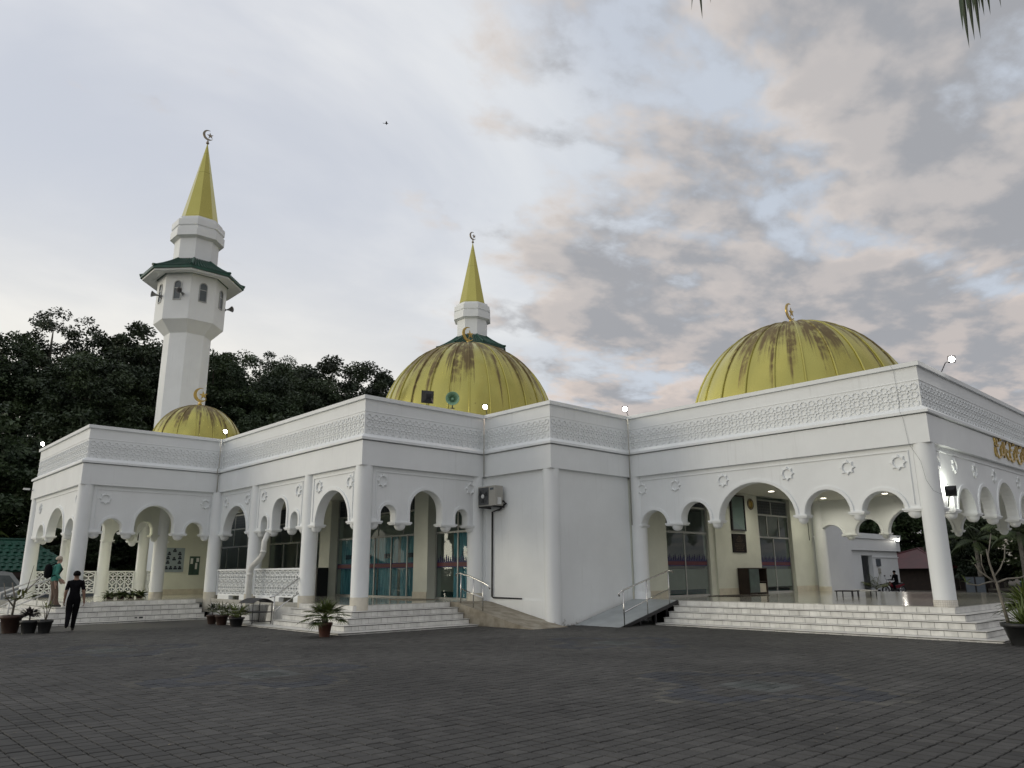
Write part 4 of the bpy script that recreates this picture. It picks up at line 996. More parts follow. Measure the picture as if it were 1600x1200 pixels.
# ================================================================== FIXTURES
ac = thing('air_conditioner', 'beige outdoor air conditioner unit hung high on the blank wall', 'air conditioner', (17.3, 19.6, 3.8))
b = MB(); b.box(17.10, 17.45, 19.13, 20.02, 3.83, 4.50); b.obj('casing', 'ac_body', ac)
b = MB(); b.box(17.086, 17.10, 19.47, 19.99, 3.87, 4.46); b.obj('fan_recess', 'ac_grille', ac)
b = MB(); b.lathe([(.07, 0), (.07, .03), (.05, .035)], 16, Matrix.Translation((17.085, 19.74, 4.16)) @ Matrix.Rotation(-PI/2, 4, 'Y')); fanhub = b.obj('fan_hub', 'white_plastic', ac)
b = MB()
for k in range(3):
    a = R(30+120*k); b.face([(17.083, 19.74+.06*math.cos(a-.4), 4.16+.06*math.sin(a-.4)), (17.083, 19.74+.06*math.cos(a+.4), 4.16+.06*math.sin(a+.4)), (17.080, 19.74+.24*math.cos(a+.5), 4.16+.24*math.sin(a+.5)), (17.083, 19.74+.24*math.cos(a-.25), 4.16+.24*math.sin(a-.25))])
b.obj('fan_blades', 'black', ac, recalc=False)
b = MB()
for r_ in (.09, .13, .17, .21, .245): b.tube([(17.072, 19.74+r_*math.cos(R(20*k)), 4.16+r_*math.sin(R(20*k))) for k in range(19)], .004, 4, caps=False)
for k in range(8): b.tube([(17.07, 19.74+.07*math.cos(R(45*k)), 4.16+.07*math.sin(R(45*k))), (17.07, 19.74+.25*math.cos(R(45*k)), 4.16+.25*math.sin(R(45*k)))], .004, 4)
b.obj('fan_guard', 'ac_grille', ac, weld=False)
b = MB(); b.box(17.093, 17.10, 19.22, 19.40, 4.36, 4.43); b.obj('rating_label', 'sign_grey', ac)
b = MB(); b.box(17.20, 17.34, 19.09, 19.13, 3.87, 4.10); b.obj('valve_cover', 'white_plastic', ac)
b = MB(); b.box(17.05, 17.585, 19.20, 19.25, 3.77, 3.825); b.box(17.05, 17.585, 19.88, 19.93, 3.77, 3.825); b.box(17.05, 17.09, 19.25, 19.88, 3.775, 3.82); b.obj('bracket', 'black', ac, weld=False)
b = MB(); b.tube([(17.42, 19.11, 4.0), (17.50, 19.05, 3.9), (17.50, 19.35, 3.72), (17.54, 19.78, 3.66), (17.54, 19.80, .84), (17.545, 19.72, .80), (17.545, 18.35, .79)], [.03, .035, .035, .03, .03, .03, .022], 8)
tag(b.obj('insulated_pipe', 'black'), 'black insulated pipe running down the blank wall from the air conditioner', 'pipe')
b = MB(); xq = 12.30; b.tube([(xq+.12, 26.15, 3.05), (xq, 26.15, 2.75), (xq, 26.17, 2.38), (xq, 26.35, 2.20), (xq, 27.0, 1.90), (xq, 27.12, 1.74), (xq, 27.12, .35)], .10, 14)
dp = thing('drainpipe', 'fat white drainpipe with a bend before the pierced balustrade', 'drainpipe', (xq, 27.1, 0)); b.obj('pipe', 'pvc', dp)
for z in (1.62, 2.40):
    b = MB(); b.lathe([(.115, -.04), (.115, .04)], 14, T(xq, 27.12 if z < 2 else 26.17, z)); b.obj('collar', 'pvc', dp)
# thin rain pipes and cables in the inner corners of the parapet
for (x, y, z0, z1, lab) in ((12.40, 31.05, 4.9, 7.1, 'thin white pipe down the inner corner beside the small dome'), (17.40, 20.06, 4.9, 6.95, 'thin white pipe down the inner corner above the air conditioner'), (21.42, 16.76, 3.2, 7.0, 'thin grey pipe down the inner corner left of the right portico')):
    b = MB(); b.tube([(x-.02, y-.02, z1), (x-.02, y-.02, 5.92), (x-.09, y-.09, 5.85), (x-.09, y-.09, 5.68), (x-.02, y-.02, 5.6), (x-.02, y-.02, z0)], .022, 6); tag(b.obj('rain_pipe', 'ac_body'), lab, 'pipe')
b = MB(); b.tube([(21.36, 7.55, 7.16), (21.60, 7.54, 7.0), (21.60, 7.50, 6.0), (21.42, 7.46, 5.8), (21.49, 7.42, 5.6), (21.49, 7.36, 4.9), (21.48, 7.12, 4.4), (21.475, 7.05, 3.9), (21.52, 6.93, 3.62), (21.68, 6.80, 3.52), (21.95, 6.82, 3.55)], .0032, 5)
tag(b.obj('cable', 'sign_grey'), 'thin black cable hanging down the corner of the right portico', 'cable')
cc = thing('security_camera', 'small white security camera on the far left corner of the beam', 'camera', (7.33, 39.0, 5.35))
b = MB(); b.box(7.0, 7.25, 38.95, 39.03, 5.30, 5.38); b.obj('body', 'white_plastic', cc); b = MB(); b.tube([(7.2, 38.99, 5.34), (7.37, 38.99, 5.30)], .015, 6); b.obj('mount', 'dark_metal', cc)
cc = thing('security_camera', 'small dark security camera under the portico ceiling by the fourth arch', 'camera', (34.6, 16.8, 4.2))
b = MB(); b.lathe([(.10, 0), (.10, -.10), (.06, -.16), (.01, -.18)], 14, T(34.9, 16.82, 4.55)); b.obj('dome_housing', 'sign_grey', cc); b = MB(); b.tube([(34.9, 16.9, 4.5), (35.0, 16.93, 4.5), (35.0, 16.93, 3.0)], .012, 6); b.obj('conduit', 'dark_metal', cc)

# ---- things on and before the hall front wall
nb = thing('notice_case', 'tall glass notice case above the black plaque on the portico wall', 'notice case', (28.75, 16.9, 3.3))
b = MB(); b.box(28.27, 29.22, 16.90, 16.95, 3.30, 4.66); b.obj('backing', 'frosted', nb)
b = MB(); b.box(28.21, 28.27, 16.86, 16.95, 3.24, 4.72); b.box(29.22, 29.28, 16.86, 16.95, 3.24, 4.72); b.box(28.27, 29.22, 16.86, 16.95, 3.24, 3.30); b.box(28.27, 29.22, 16.86, 16.95, 4.66, 4.72); b.obj('frame', 'dark_metal', nb, weld=False)
b = MB(); b.face([(28.27, 16.875, 3.30), (29.22, 16.875, 3.30), (29.22, 16.875, 4.66), (28.27, 16.875, 4.66)]); b.obj('pane', 'glass', nb, recalc=False)
pq = thing('plaque', 'black commemorative plaque with faint gold writing on the portico wall', 'plaque', (28.75, 16.9, 2.4))
b = MB(); b.box(28.20, 29.25, 16.91, 16.95, 2.36, 3.12); b.obj('slab', 'plaque', pq)
for k, (wd, z) in enumerate(((.20, 3.02), (.34, 2.95), (.50, 2.87), (.40, 2.80), (.74, 2.71), (.80, 2.65), (.72, 2.59), (.50, 2.52), (.62, 2.45))):
    b = MB(); n_ = int(wd/.07)
    for q in range(n_):
        x = 28.725-wd/2+wd*q/n_; b.box(x, x+wd/n_*(.55+.3*((q*5+k) % 3)/2), 16.904, 16.91, z-.014, z+.014)
    b.obj('line_of_writing', 'plaque_text', pq, weld=False)
ck = thing('round_emblem', 'round gold wall emblem beside the glass notice case', 'emblem', (29.9, 16.9, 4.4))
Mq = Matrix.Translation((29.88, 16.95, 4.41)) @ Matrix.Rotation(PI/2, 4, 'X')
b = MB(); b.lathe([(.24, 0), (.24, .04), (.20, .05), (.195, .03)], 24, Mq); b.obj('rim', 'bronze_pale', ck)
b = MB(); b.lathe([(.19, .03), (.10, .045), (.09, .03), (.01, .05)], 24, Mq); b.obj('disc', 'gold', ck)
cb_ = thing('cabinet', 'dark cabinet with a half open front standing against the portico wall', 'cabinet', (29.2, 16.7, .7))
b = MB(); b.box(28.42, 28.46, 16.45, 16.92, .70, 1.70); b.box(29.86, 29.90, 16.45, 16.92, .70, 1.70); b.box(28.40, 29.92, 16.43, 16.92, 1.70, 1.74); b.box(28.46, 29.86, 16.45, 16.92, .72, .76); b.box(28.46, 29.86, 16.88, 16.92, .76, 1.70); b.obj('carcass', 'timber_dark', cb_, weld=False)
b = MB(); b.box(28.47, 29.22, 16.43, 16.46, .77, 1.69); b.obj('door', 'notice_green', cb_)
b = MB(); b.box(29.24, 29.85, 16.47, 16.88, 1.18, 1.21); b.obj('shelf', 'timber_dark', cb_)
b = MB(); b.box(29.26, 29.84, 16.50, 16.86, .77, 1.12); b.obj('parcel', 'skirt', cb_)
for (x0, x1, y0, y1, lab) in ((25.6, 27.7, 15.2, 16.6, 'dark doormat in front of the left glass door of the portico'), (16.0, 17.15, 22.2, 23.7, 'brown doormat by the pillar of the middle porch')):
    b = MB(); b.box(x0, x1, y0, y1, .702, .716); tag(b.obj('doormat', 'timber_dark' if x0 > 20 else 'concrete'), lab, 'mat')
bh = thing('low_bench', 'low black topped bench on the polished portico floor', 'bench', (28.2, 12.4, .7))
b = MB(); b.box(27.9, 28.5, 12.1, 12.75, .87, .91); b.obj('top', 'black', bh)
for x in (27.95, 28.45):
    for y in (12.15, 12.7):
        b = MB(); b.box(x-.015, x+.015, y-.015, y+.015, .70, .87); b.obj('leg', 'dark_metal', bh)
bh = thing('low_bench', 'low white topped bench beside the black bench', 'bench', (29.2, 12.2, .7))
b = MB(); b.box(28.9, 29.5, 11.85, 12.6, .87, .91); b.obj('top', 'white_plastic', bh)
for x in (28.95, 29.45):
    for y in (11.9, 12.55):
        b = MB(); b.box(x-.015, x+.015, y-.015, y+.015, .70, .87); b.obj('leg', 'dark_metal', bh)
# ---- middle porch: black speaker box
sb = thing('speaker_box', 'tall black box standing by the pillar of the middle porch', 'box', (16.9, 30.4, .7))
b = MB(); b.box(16.62, 17.15, 30.05, 31.05, .70, 1.88); b.obj('body', 'black', sb); b = MB(); b.box(16.58, 16.62, 30.85, 30.9, .95, 1.6); b.obj('edge_strip', 'white_plastic', sb)
# ---- left wing notices
po = thing('portrait_board', 'pale blue board with rows of small dark portraits on the left wing wall', 'notice board', (13.75, 39.15, 1.8))
b = MB(); b.box(13.32, 14.30, 39.165, 39.2, 1.76, 2.92); b.obj('board', 'poster', po)
for (u, v_) in ((.5, .10), (.22, .24), (.78, .24), (.18, .42), (.5, .47), (.80, .42), (.18, .62), (.80, .62), (.12, .86), (.36, .86), (.60, .86), (.84, .86)):
    x = 13.36+u*.9; z = 2.90-v_*1.10; b = MB(); b.lathe([(.03, 0), (.055, .02), (.055, .05), (.02, .08)], 10, Matrix.Translation((x, 39.163, z+.02)) @ Matrix.Scale(.15, 4, (0, 1, 0)))
    b.box(x-.085, x+.085, 39.155, 39.165, z-.07, z+.015); b.obj('portrait', 'poster_fig', po, weld=False)
po = thing('notice_board', 'small dark green framed notice board on the left wing wall', 'notice board', (14.85, 39.15, 1.6))
b = MB(); b.box(14.58, 15.08, 39.16, 39.2, 1.62, 2.52); b.obj('board', 'notice_green', po)
for (a, c, z0, z1) in ((14.62, 14.74, 2.15, 2.42), (14.86, 14.96, 1.9, 2.2), (14.90, 15.03, 2.25, 2.44)):
    b = MB(); b.box(a, c, 39.153, 39.16, z0, z1); b.obj('paper', 'white_plastic', po)
# utility box lid in the left steps
b = MB(); b.box(9.42, 9.82, 30.226, 30.24, .075, .175); b.box(9.47, 9.56, 30.218, 30.226, .10, .14, m=1); b.box(9.62, 9.76, 30.218, 30.226, .09, .15, m=1)
tag(b.obj('vent_grille', ['tile', 'dark_metal'], weld=False), 'small grey vent plate let into the left wing steps', 'vent')

# ================================================================== POTTED PLANTS
def pot(t, x, y, r, h, mat, z=0.0, sq=1.0):
    b = MB(); b.lathe([(r*.66, z), (r*.90, z+h*.80), (r*1.0, z+h*.82), (r*1.02, z+h), (r*.90, z+h), (r*.86, z+h*.88)], 22, T(x, y, 0), 0, True, False); b.face([(x+r*.66*math.cos(R(-20*k)), y+r*.66*math.sin(R(-20*k)), z+.003) for k in range(18)]); b.obj('pot', mat, t)
    b = MB(); b.face([(x+r*.87*math.cos(R(20*k)), y+r*.87*math.sin(R(20*k)), z+h*.89) for k in range(18)]); b.obj('soil', 'soil', t, recalc=False)
def blade(b, p0, d, ln, wd, droop, n=5, up=Vector((0, 0, 1)), fold=.25):
    """long folded leaf blade from p0 along d, bending down"""
    d = Vector(d).normalized(); p = Vector(p0); side = d.cross(up); side = side.normalized() if side.length > 1e-4 else Vector((1, 0, 0)); L_ = []
    for i in range(n+1):
        t = i/n; wq = wd*math.sin(PI*min(1, .12+.88*t)**.8)*(1 if t < 1 else .05); nrm = side.cross(d)
        L_.append((p-side*wq/2+nrm*wq*fold, p.copy(), p+side*wq/2+nrm*wq*fold)); d = (d-up*droop/n*(.4+t)).normalized(); p = p+d*ln/n; side = d.cross(up).normalized() if d.cross(up).length > 1e-3 else side
    for i in range(n):
        a, c = L_[i], L_[i+1]; b.face([a[0], a[1], c[1], c[0]], 0, True); b.face([a[1], a[2], c[2], c[1]], 0, True)
def fan_frond(b, base, d, pet, rad, rs, nb=15):
    d = Vector(d).normalized(); base = Vector(base); tip = base+d*pet-Vector((0, 0, 1))*pet*.12; b.tube([base, (base+tip)/2+Vector((0, 0, .03)), tip], [.010, .008, .006], 5)
    d2 = (d-Vector((0, 0, .35))).normalized(); side = d2.cross(Vector((0, 0, 1))).normalized(); nrm = side.cross(d2)
    for k in range(nb):
        a = R(-105+210*k/(nb-1)); v = d2*math.cos(a)+side*math.sin(a)+nrm*.12
        blade(b, tip, v, rad*(1-.25*abs(a)/2)*rs.uniform(.85, 1.1), rad*.085, .55+.3*rs.random(), 4, fold=.35)
fp = thing('potted_palm', 'fan palm in a terracotta pot in front of the middle steps', 'potted plant', (10.65, 18.70, 0))
pot(fp, 10.65, 18.70, .20, .36, 'terracotta')
b = MB(); b.tube([(10.65, 18.70, .30), (10.66, 18.71, .42), (10.65, 18.70, .52)], [.075, .085, .05], 9); b.obj('trunk', 'bark', fp)
rs = random.Random(3)
for k in range(26):
    a = k*2.399+.3; el = R(80-3.4*k); b = MB(); fan_frond(b, (10.65, 18.70, .47), (math.cos(a)*math.cos(el), math.sin(a)*math.cos(el), math.sin(el)), .24+.008*k, .38, rs, 17); b.obj('frond', 'leaf_palm', fp, recalc=False)
def leafy(b, c, r, n, ln, wd, rs, flat=.7):
    for k in range(n):
        u = rs.uniform(-.2, 1); a = rs.uniform(0, 2*PI); q = math.sqrt(1-min(1, u*u)); d = Vector((q*math.cos(a), q*math.sin(a), u*flat)); blade(b, Vector(c)+d*r*rs.uniform(.1, .75), d+Vector((rs.uniform(-.4, .4), rs.uniform(-.4, .4), rs.uniform(-.1, .4))), ln*rs.uniform(.6, 1.1), wd, .8, 3)
def bush_pot(x, y, r, h, potm, label, kind, z=0.0, seed=1, height=.5):
    t = thing('potted_plant', label, 'potted plant', (x, y, z), group='potted plants on the paving'); pot(t, x, y, r, h, potm, z); rs = random.Random(seed)
    if kind == 'fern':
        for k in range(12):
            a = k*2.4; el = R(rs.uniform(20, 70)); b = MB(); d = Vector((math.cos(a)*math.cos(el), math.sin(a)*math.cos(el), math.sin(el))); p = Vector((x, y, z+h*.9)); fan_frond(b, p, d, height*.5, height*.55, rs, 9); b.obj('frond', 'leaf_palm', t, recalc=False)
    elif kind == 'dark':
        b = MB(); leafy(b, (x, y, z+h+height*.25), height*.55, 170, .16, .05, rs); b.obj('foliage', 'leaf_purple', t, recalc=False); b = MB(); b.tube([(x, y, z+h*.8), (x, y, z+h+height*.4)], .02, 6); b.obj('stem', 'bark', t)
    elif kind == 'twig':
        b = MB()
        for k in range(5):
            a = rs.uniform(0, 6.28); b.tube([(x, y, z+h*.85), (x+.08*math.cos(a), y+.08*math.sin(a), z+h+height*.4), (x+.17*math.cos(a), y+.17*math.sin(a), z+h+height*rs.uniform(.7, 1))], [.012, .008, .004], 5)
        b.obj('stem', 'bark_pale', t); b = MB(); leafy(b, (x, y, z+h+height*.45), height*.35, 26, .12, .05, rs); b.obj('foliage', 'leaf_yellow', t, recalc=False)
    elif kind == 'small':
        b = MB(); leafy(b, (x, y, z+h+height*.3), height*.45, 90, .12, .045, rs, 1.0); b.obj('foliage', 'leaf_dark', t, recalc=False); b = MB(); b.tube([(x, y, z+h*.8), (x+.02, y, z+h+height*.5)], .016, 6); b.obj('stem', 'bark', t)
    elif kind == 'branchy':
        b = MB()
        for (pts, r0) in (([(0, 0, .0), (.03, .02, .5), (-.10, .05, 1.0)], .035), ([(.02, .02, .45), (.28, .0, .75), (.62, -.1, 1.2)], .022), ([(.02, 0, .3), (-.22, .05, .62), (-.30, .1, 1.0)], .022), ([(.28, 0, .75), (.34, .05, 1.10), (.40, .08, 1.5)], .014)):
            b.tube([(x+p[0], y+p[1], z+h*.85+p[2]) for p in pts], [r0, r0*.8, r0*.4], 6)
        b.obj('stem', 'bark_pale', t); b = MB(); leafy(b, (x+.2, y, z+h+.45), .42, 34, .26, .07, rs); b.obj('foliage', 'leaf_yellow', t, recalc=False)
    return t
bush_pot(5.02, 26.9, .30, .50, 'pot_brown', 'big brown pot with a bare branching shrub at the left edge', 'branchy', seed=2, height=1.0)
bush_pot(5.38, 26.35, .25, .36, 'pot_black', 'dark bushy plant in a black pot, middle of the three left pots', 'dark', seed=3, height=.55)
bush_pot(5.72, 26.05, .21, .36, 'pot_black', 'small dark pot with thin twigs, nearest the man in black', 'twig', seed=4, height=.75)
bush_pot(10.75, 26.4, .19, .30, 'pot_brown', 'dark leaved shrub in a pot, leftmost of the group by the drainpipe', 'small', seed=5, height=.6)
bush_pot(10.75, 25.6, .22, .32, 'pot_brown', 'light green palm-leaved plant in a brown pot beside the dark leaved shrub', 'fern', seed=6, height=.62)
bush_pot(11.02, 25.2, .20, .30, 'pot_brown', 'light green potted plant at the back of the group by the drainpipe', 'fern', seed=7, height=.60)
bush_pot(10.78, 24.5, .24, .28, 'pot_black', 'low black pot with spreading green fronds before the metal rack', 'fern', seed=8, height=.62)
# metal rack with a curved top and a steel basin
rk = thing('metal_rack', 'dark open metal rack with curved top beside the potted plants', 'rack', (11.55, 24.75, 0))
for y in (24.3, 25.2):
    for x in (11.2, 11.85):
        b = MB(); b.tube([(x, y, .0), (x, y, .72)], .014, 6); b.obj('leg', 'dark_metal', rk)
    for z in (.12, .42): b = MB(); b.tube([(11.2, y, z), (11.85, y, z)], .012, 6); b.obj('rung', 'dark_metal', rk)
b = MB()
for q in range(8):
    f0, f1 = q/8, (q+1)/8; g_ = lambda f: (11.15+.75*f, .70+.14*math.sin(PI*f)); (xa, za), (xb, zb_) = g_(f0), g_(f1); b.prism([(xa, za), (xb, zb_), (xb, zb_+.015), (xa, za+.015)], lambda x, z, y: (x, y, z), 24.22, 25.28)
b.obj('curved_top', 'dark_metal', rk, weld=False)
b = MB(); b.box(11.22, 11.83, 24.32, 25.18, .40, .425); b.obj('shelf', 'dark_metal', rk)
b = MB(); b.lathe([(.26, .0), (.34, .55), (.36, .56), (.32, .55)], 20, T(12.0, 25.6, .05)); tag(b.obj('steel_basin', 'stainless'), 'round steel basin behind the metal rack', 'basin')
# green leaves along the left wing floor
rs = random.Random(11)
for q, (x, y, lab) in enumerate(((9.55, 33.7, 'leftmost low leafy plant on the left wing floor'), (10.0, 33.9, 'second low leafy plant from the left on the left wing floor'), (10.45, 34.1, 'third low leafy plant from the left on the left wing floor'), (10.85, 34.3, 'rightmost low leafy plant on the left wing floor'))):
    t = thing('floor_plant', lab, 'plant', (x, y, .7), group='leafy plants on the left wing floor'); b = MB(); b.lathe([(.12, .70), (.15, .80), (.13, .80)], 12, T(x, y, 0)); b.obj('tray', 'pot_brown', t)
    b = MB(); leafy(b, (x, y, .80), .22, 30, .34, .12, rs, .5); b.obj('leaves', 'leaf_mid', t, recalc=False)
# right-hand planter with blades, and the frangipani behind it
rp = thing('potted_plant', 'big black pot with long sword leaves at the right edge beside the steps', 'potted plant', (20.05, 5.05, 0), group='potted plants on the paving')
pot(rp, 20.05, 5.0, .46, .46, 'pot_black'); rs = random.Random(21)
for k in range(30):
    a = k*2.4; el = R(rs.uniform(12, 78)); b = MB(); blade(b, (20.05+.05*math.cos(a), 5.0+.05*math.sin(a), .40), (math.cos(a)*math.cos(el), math.sin(a)*math.cos(el), math.sin(el)), rs.uniform(.45, .85), .055, .7, 5); b.obj('leaf', 'leaf_palm', rp, recalc=False)
rp2 = thing('shrub', 'yellowish leafy shrub behind the big black pot at the right edge', 'shrub', (20.95, 5.1, 0)); b = MB(); leafy(b, (20.95, 5.1, .75), .50, 190, .45, .06, rs, .9); b.obj('foliage', 'leaf_palm', rp2, recalc=False); b = MB(); b.tube([(20.95, 5.1, 0), (20.95, 5.1, .9)], .05, 7); b.obj('stem', 'bark', rp2)
fg = thing('frangipani_tree', 'small bare branched frangipani with white flowers at the right edge', 'tree', (19.97, 5.28, .40))
fl = lambda l, z, d=0.0: (19.97+.73*l+.68*d, 5.28-.68*l+.73*d, z)
b = MB()
for pts, r0 in (([fl(0, .40), fl(-.06, .85), fl(-.14, 1.35), fl(-.22, 1.75), fl(-.24, 2.05)], .055), ([fl(-.13, 1.30), fl(-.33, 1.46), fl(-.48, 1.58), fl(-.55, 1.72)], .032), ([fl(-.14, 1.36), fl(-.34, 1.32), fl(-.55, 1.26), fl(-.80, 1.30)], .028), ([fl(-.12, 1.32), fl(.12, 1.40), fl(.42, 1.42), fl(.62, 1.50)], .032),
        ([fl(-.16, 1.45), fl(.0, 1.62), fl(.14, 1.85), fl(.20, 2.15)], .026), ([fl(-.23, 1.9), fl(-.10, 2.1, .1), fl(-.02, 2.4, .1)], .022), ([fl(-.33, 1.46), fl(-.40, 1.72), fl(-.38, 1.95)], .018)):
    b.tube(pts, [r0*.72*(1-.15*i) for i in range(len(pts))], 8)
b.obj('trunk', 'bark_pale', fg, weld=False)
b = MB()
for p in (fl(-.55, 1.75), fl(-.80, 1.32), fl(-.38, 1.98), fl(-.02, 2.42, .1)): leafy(b, p, .08, 7, .20, .05, rs, .8)
b.obj('foliage', 'leaf_mid', fg, recalc=False)
b = MB()
for q in range(22): leafy(b, fl(.20+rs.uniform(-.10, .14), rs.uniform(1.65, 2.25), rs.uniform(-.1, .1)), .01, 5, .05, .03, rs)
b.obj('flowers', 'petal', fg, recalc=False)

# ================================================================== PEOPLE
def person(label, loc, rz, J, E, mats, rule, height=1.0, hair=None, extra=None, group=None):
    """J: joint -> (x,y,z,r); one continuous skinned body; rule(co)->material index"""
    bm = bmesh.new(); lay = bm.verts.layers.skin.verify(); vs_ = {}
    for k, (x, y, z, r_) in J.items():
        v = bm.verts.new((x, y, z)); v[lay].radius = (r_, r_); vs_[k] = v
    vs_['pelvis'][lay].use_root = True
    for a, c in E: bm.edges.new((vs_[a], vs_[c]))
    me = bpy.data.meshes.new('tmp'); bm.to_mesh(me); bm.free(); o = bpy.data.objects.new('tmp', me); C.objects.link(o)
    sk = o.modifiers.new('s', 'SKIN'); sk.use_smooth_shade = True; ss = o.modifiers.new('u', 'SUBSURF'); ss.levels = 2; ss.render_levels = 2
    dg = bpy.context.evaluated_depsgraph_get(); dg.update(); nm = bpy.data.meshes.new_from_object(o.evaluated_get(dg)); bpy.data.objects.remove(o); nm.name = 'body'
    nm.materials.clear()
    for m_ in mats: nm.materials.append(MT[m_])
    for p in nm.polygons: p.material_index = rule(p.center); p.use_smooth = True
    t = thing('person', label, 'person', loc, rz, group); Mx = T(*loc, rz) @ Matrix.Scale(height, 4)
    add('body', nm, t, Mx)
    if hair:
        b = MB(); hx, hy, hz, hr, m_ = hair; V_ = []
        prof = [(hr*math.cos(R(a_)), hr*math.sin(R(a_))) for a_ in (-25, -5, 15, 35, 55, 72, 86)]; b.lathe(prof, 18, T(hx, hy, hz) @ Matrix.Scale(1.12, 4, (0, 1, 0)), 0, True); b.obj('hair' if m_ == 'hair' else 'cap', m_, t, Mx)
    if extra: extra(t, Mx)
    return t
def hand_joints(J, E, tag_, wx, wy, wz, dx, dy, dz, side):
    """palm, four bent fingers and a thumb leaving the side of the palm"""
    d = Vector((dx, dy, dz)).normalized(); s = Vector((0, 1, 0)); s = (s-d*s.dot(d)).normalized(); inn = Vector((-side, 0, 0)); p = Vector((wx, wy, wz)); palm = p+d*.055
    J[tag_+'palm'] = (*palm, .034); E.append((tag_+'wrist', tag_+'palm'))
    for k, (o_, l_) in enumerate(((.030, .075), (.010, .085), (-.010, .080), (-.028, .062))):
        a = palm+s*o_+d*.045; c = a+d*l_*.5+inn*.01; e = c+d*l_*.4+inn*.028
        for q, v in enumerate((a, c, e)): J['%sf%d%d' % (tag_, k, q)] = (*v, .0095)
        E += [(tag_+'palm', '%sf%d0' % (tag_, k)), ('%sf%d0' % (tag_, k), '%sf%d1' % (tag_, k)), ('%sf%d1' % (tag_, k), '%sf%d2' % (tag_, k))]
    a = palm-d*.02+s*.038+inn*.01; c = a+d*.04+s*.012+inn*.01
    J[tag_+'t0'] = (*a, .011); J[tag_+'t1'] = (*c, .0095); E += [(tag_+'palm', tag_+'t0'), (tag_+'t0', tag_+'t1')]
def body_joints(la, ra, ll, rl, lean=0.0):
    """la/ra: (elbow, wrist), ll/rl: (knee, ankle) positions"""
    J = {'pelvis': (0, 0, .96, .145), 'waist': (0, lean*.3, 1.10, .135), 'chest': (0, lean*.7, 1.30, .160), 'up': (0, lean, 1.41, .105), 'neck': (0, lean*1.1+.005, 1.495, .055), 'jaw': (0, lean*1.2+.025, 1.56, .068), 'head': (0, lean*1.2+.015, 1.645, .088), 'top': (0, lean*1.2+.01, 1.70, .062), 'nose': (0, lean*1.2+.112, 1.60, .014)}
    E = [('pelvis', 'waist'), ('waist', 'chest'), ('chest', 'up'), ('up', 'neck'), ('neck', 'jaw'), ('jaw', 'head'), ('head', 'top'), ('jaw', 'nose')]
    for sd, tg, (el, wr), (kn, an) in ((-1, 'L', la, ll), (1, 'R', ra, rl)):
        J[tg+'ear'] = (sd*.088, lean*1.2+.0, 1.625, .016); E.append(('head', tg+'ear'))
        J[tg+'sh'] = (sd*.175, lean, 1.405, .078); J[tg+'elbow'] = (*el, .050); J[tg+'wrist'] = (*wr, .032)
        E += [('up', tg+'sh'), (tg+'sh', tg+'elbow'), (tg+'elbow', tg+'wrist')]
        d = Vector(wr)-Vector(el); hand_joints(J, E, tg, *wr, *d, sd)
        J[tg+'hip'] = (sd*.098, 0, .88, .118); J[tg+'knee'] = (*kn, .086); J[tg+'ankle'] = (*an, .062); J[tg+'toe'] = (an[0]+sd*.02, an[1]+.17, max(.03, an[2]-.055), .034); J[tg+'heel'] = (an[0], an[1]-.05, max(.03, an[2]-.06), .032)
        E += [('pelvis', tg+'hip'), (tg+'hip', tg+'knee'), (tg+'knee', tg+'ankle'), (tg+'ankle', tg+'toe'), (tg+'ankle', tg+'heel')]
    return J, E
def rule_std(sleeve, hem=.93, shoe=.10, head=1.475):
    def f(c):
        if c.z > head+.012 and abs(c.x) < .072 or c.z > 1.53: return 0
        if abs(c.x) > .185 and c.z < sleeve and c.z > .55: return 0
        if c.z < shoe: return 3
        return 1 if c.z > hem else 2
    return f
J, E = body_joints(((-.235, -.03, 1.13), (-.245, .06, .89)), ((.24, -.06, 1.13), (.27, -.06, .89)), ((-.09, .0, .51), (-.10, -.25, .19)), ((.07, .13, .51), (.05, .20, .09)))
person('man in black t-shirt and trousers walking away towards the left steps', (6.42, 26.16, 0), R(-14), J, E, ['skin', 'cloth_black', 'cloth_black', 'shoe'], rule_std(1.20), 1.0, (0, .0, 1.66, .102, 'hair'))
J, E = body_joints(((-.25, .0, 1.13), (-.23, .16, .93)), ((.25, .02, 1.13), (.24, .20, .93)), ((-.10, .05, .50), (-.10, .02, .09)), ((.10, .10, .50), (.11, .14, .09)), .06)
def backpack(t, Mx):
    b = MB(); b.lathe([(.05, -.24), (.16, -.21), (.18, -.05), (.17, .12), (.12, .21), (.03, .24)], 14, Mx @ T(0, -.22, 1.24) @ Matrix.Scale(.7, 4, (0, 1, 0))); b.obj('backpack', 'cloth_black', t)
    for sx in (-.12, .12):
        b = MB(); b.tube([Mx @ Vector(p) for p in ((sx, -.13, 1.44), (sx, -.02, 1.49), (sx, .12, 1.44), (sx*1.1, .20, 1.30), (sx*1.2, .12, 1.14), (sx, -.1, 1.06))], .022, 6); b.obj('backpack_strap', 'cloth_black', t)
person('older man in turquoise shirt with a black backpack standing on the left steps', (6.92, 31.05, .54), R(-98), J, E, ['skin_light', 'cloth_turq', 'cloth_khaki', 'shoe'], rule_std(.98, .90), 1.0, (0, .07, 1.66, .100, 'cap_white'), backpack)

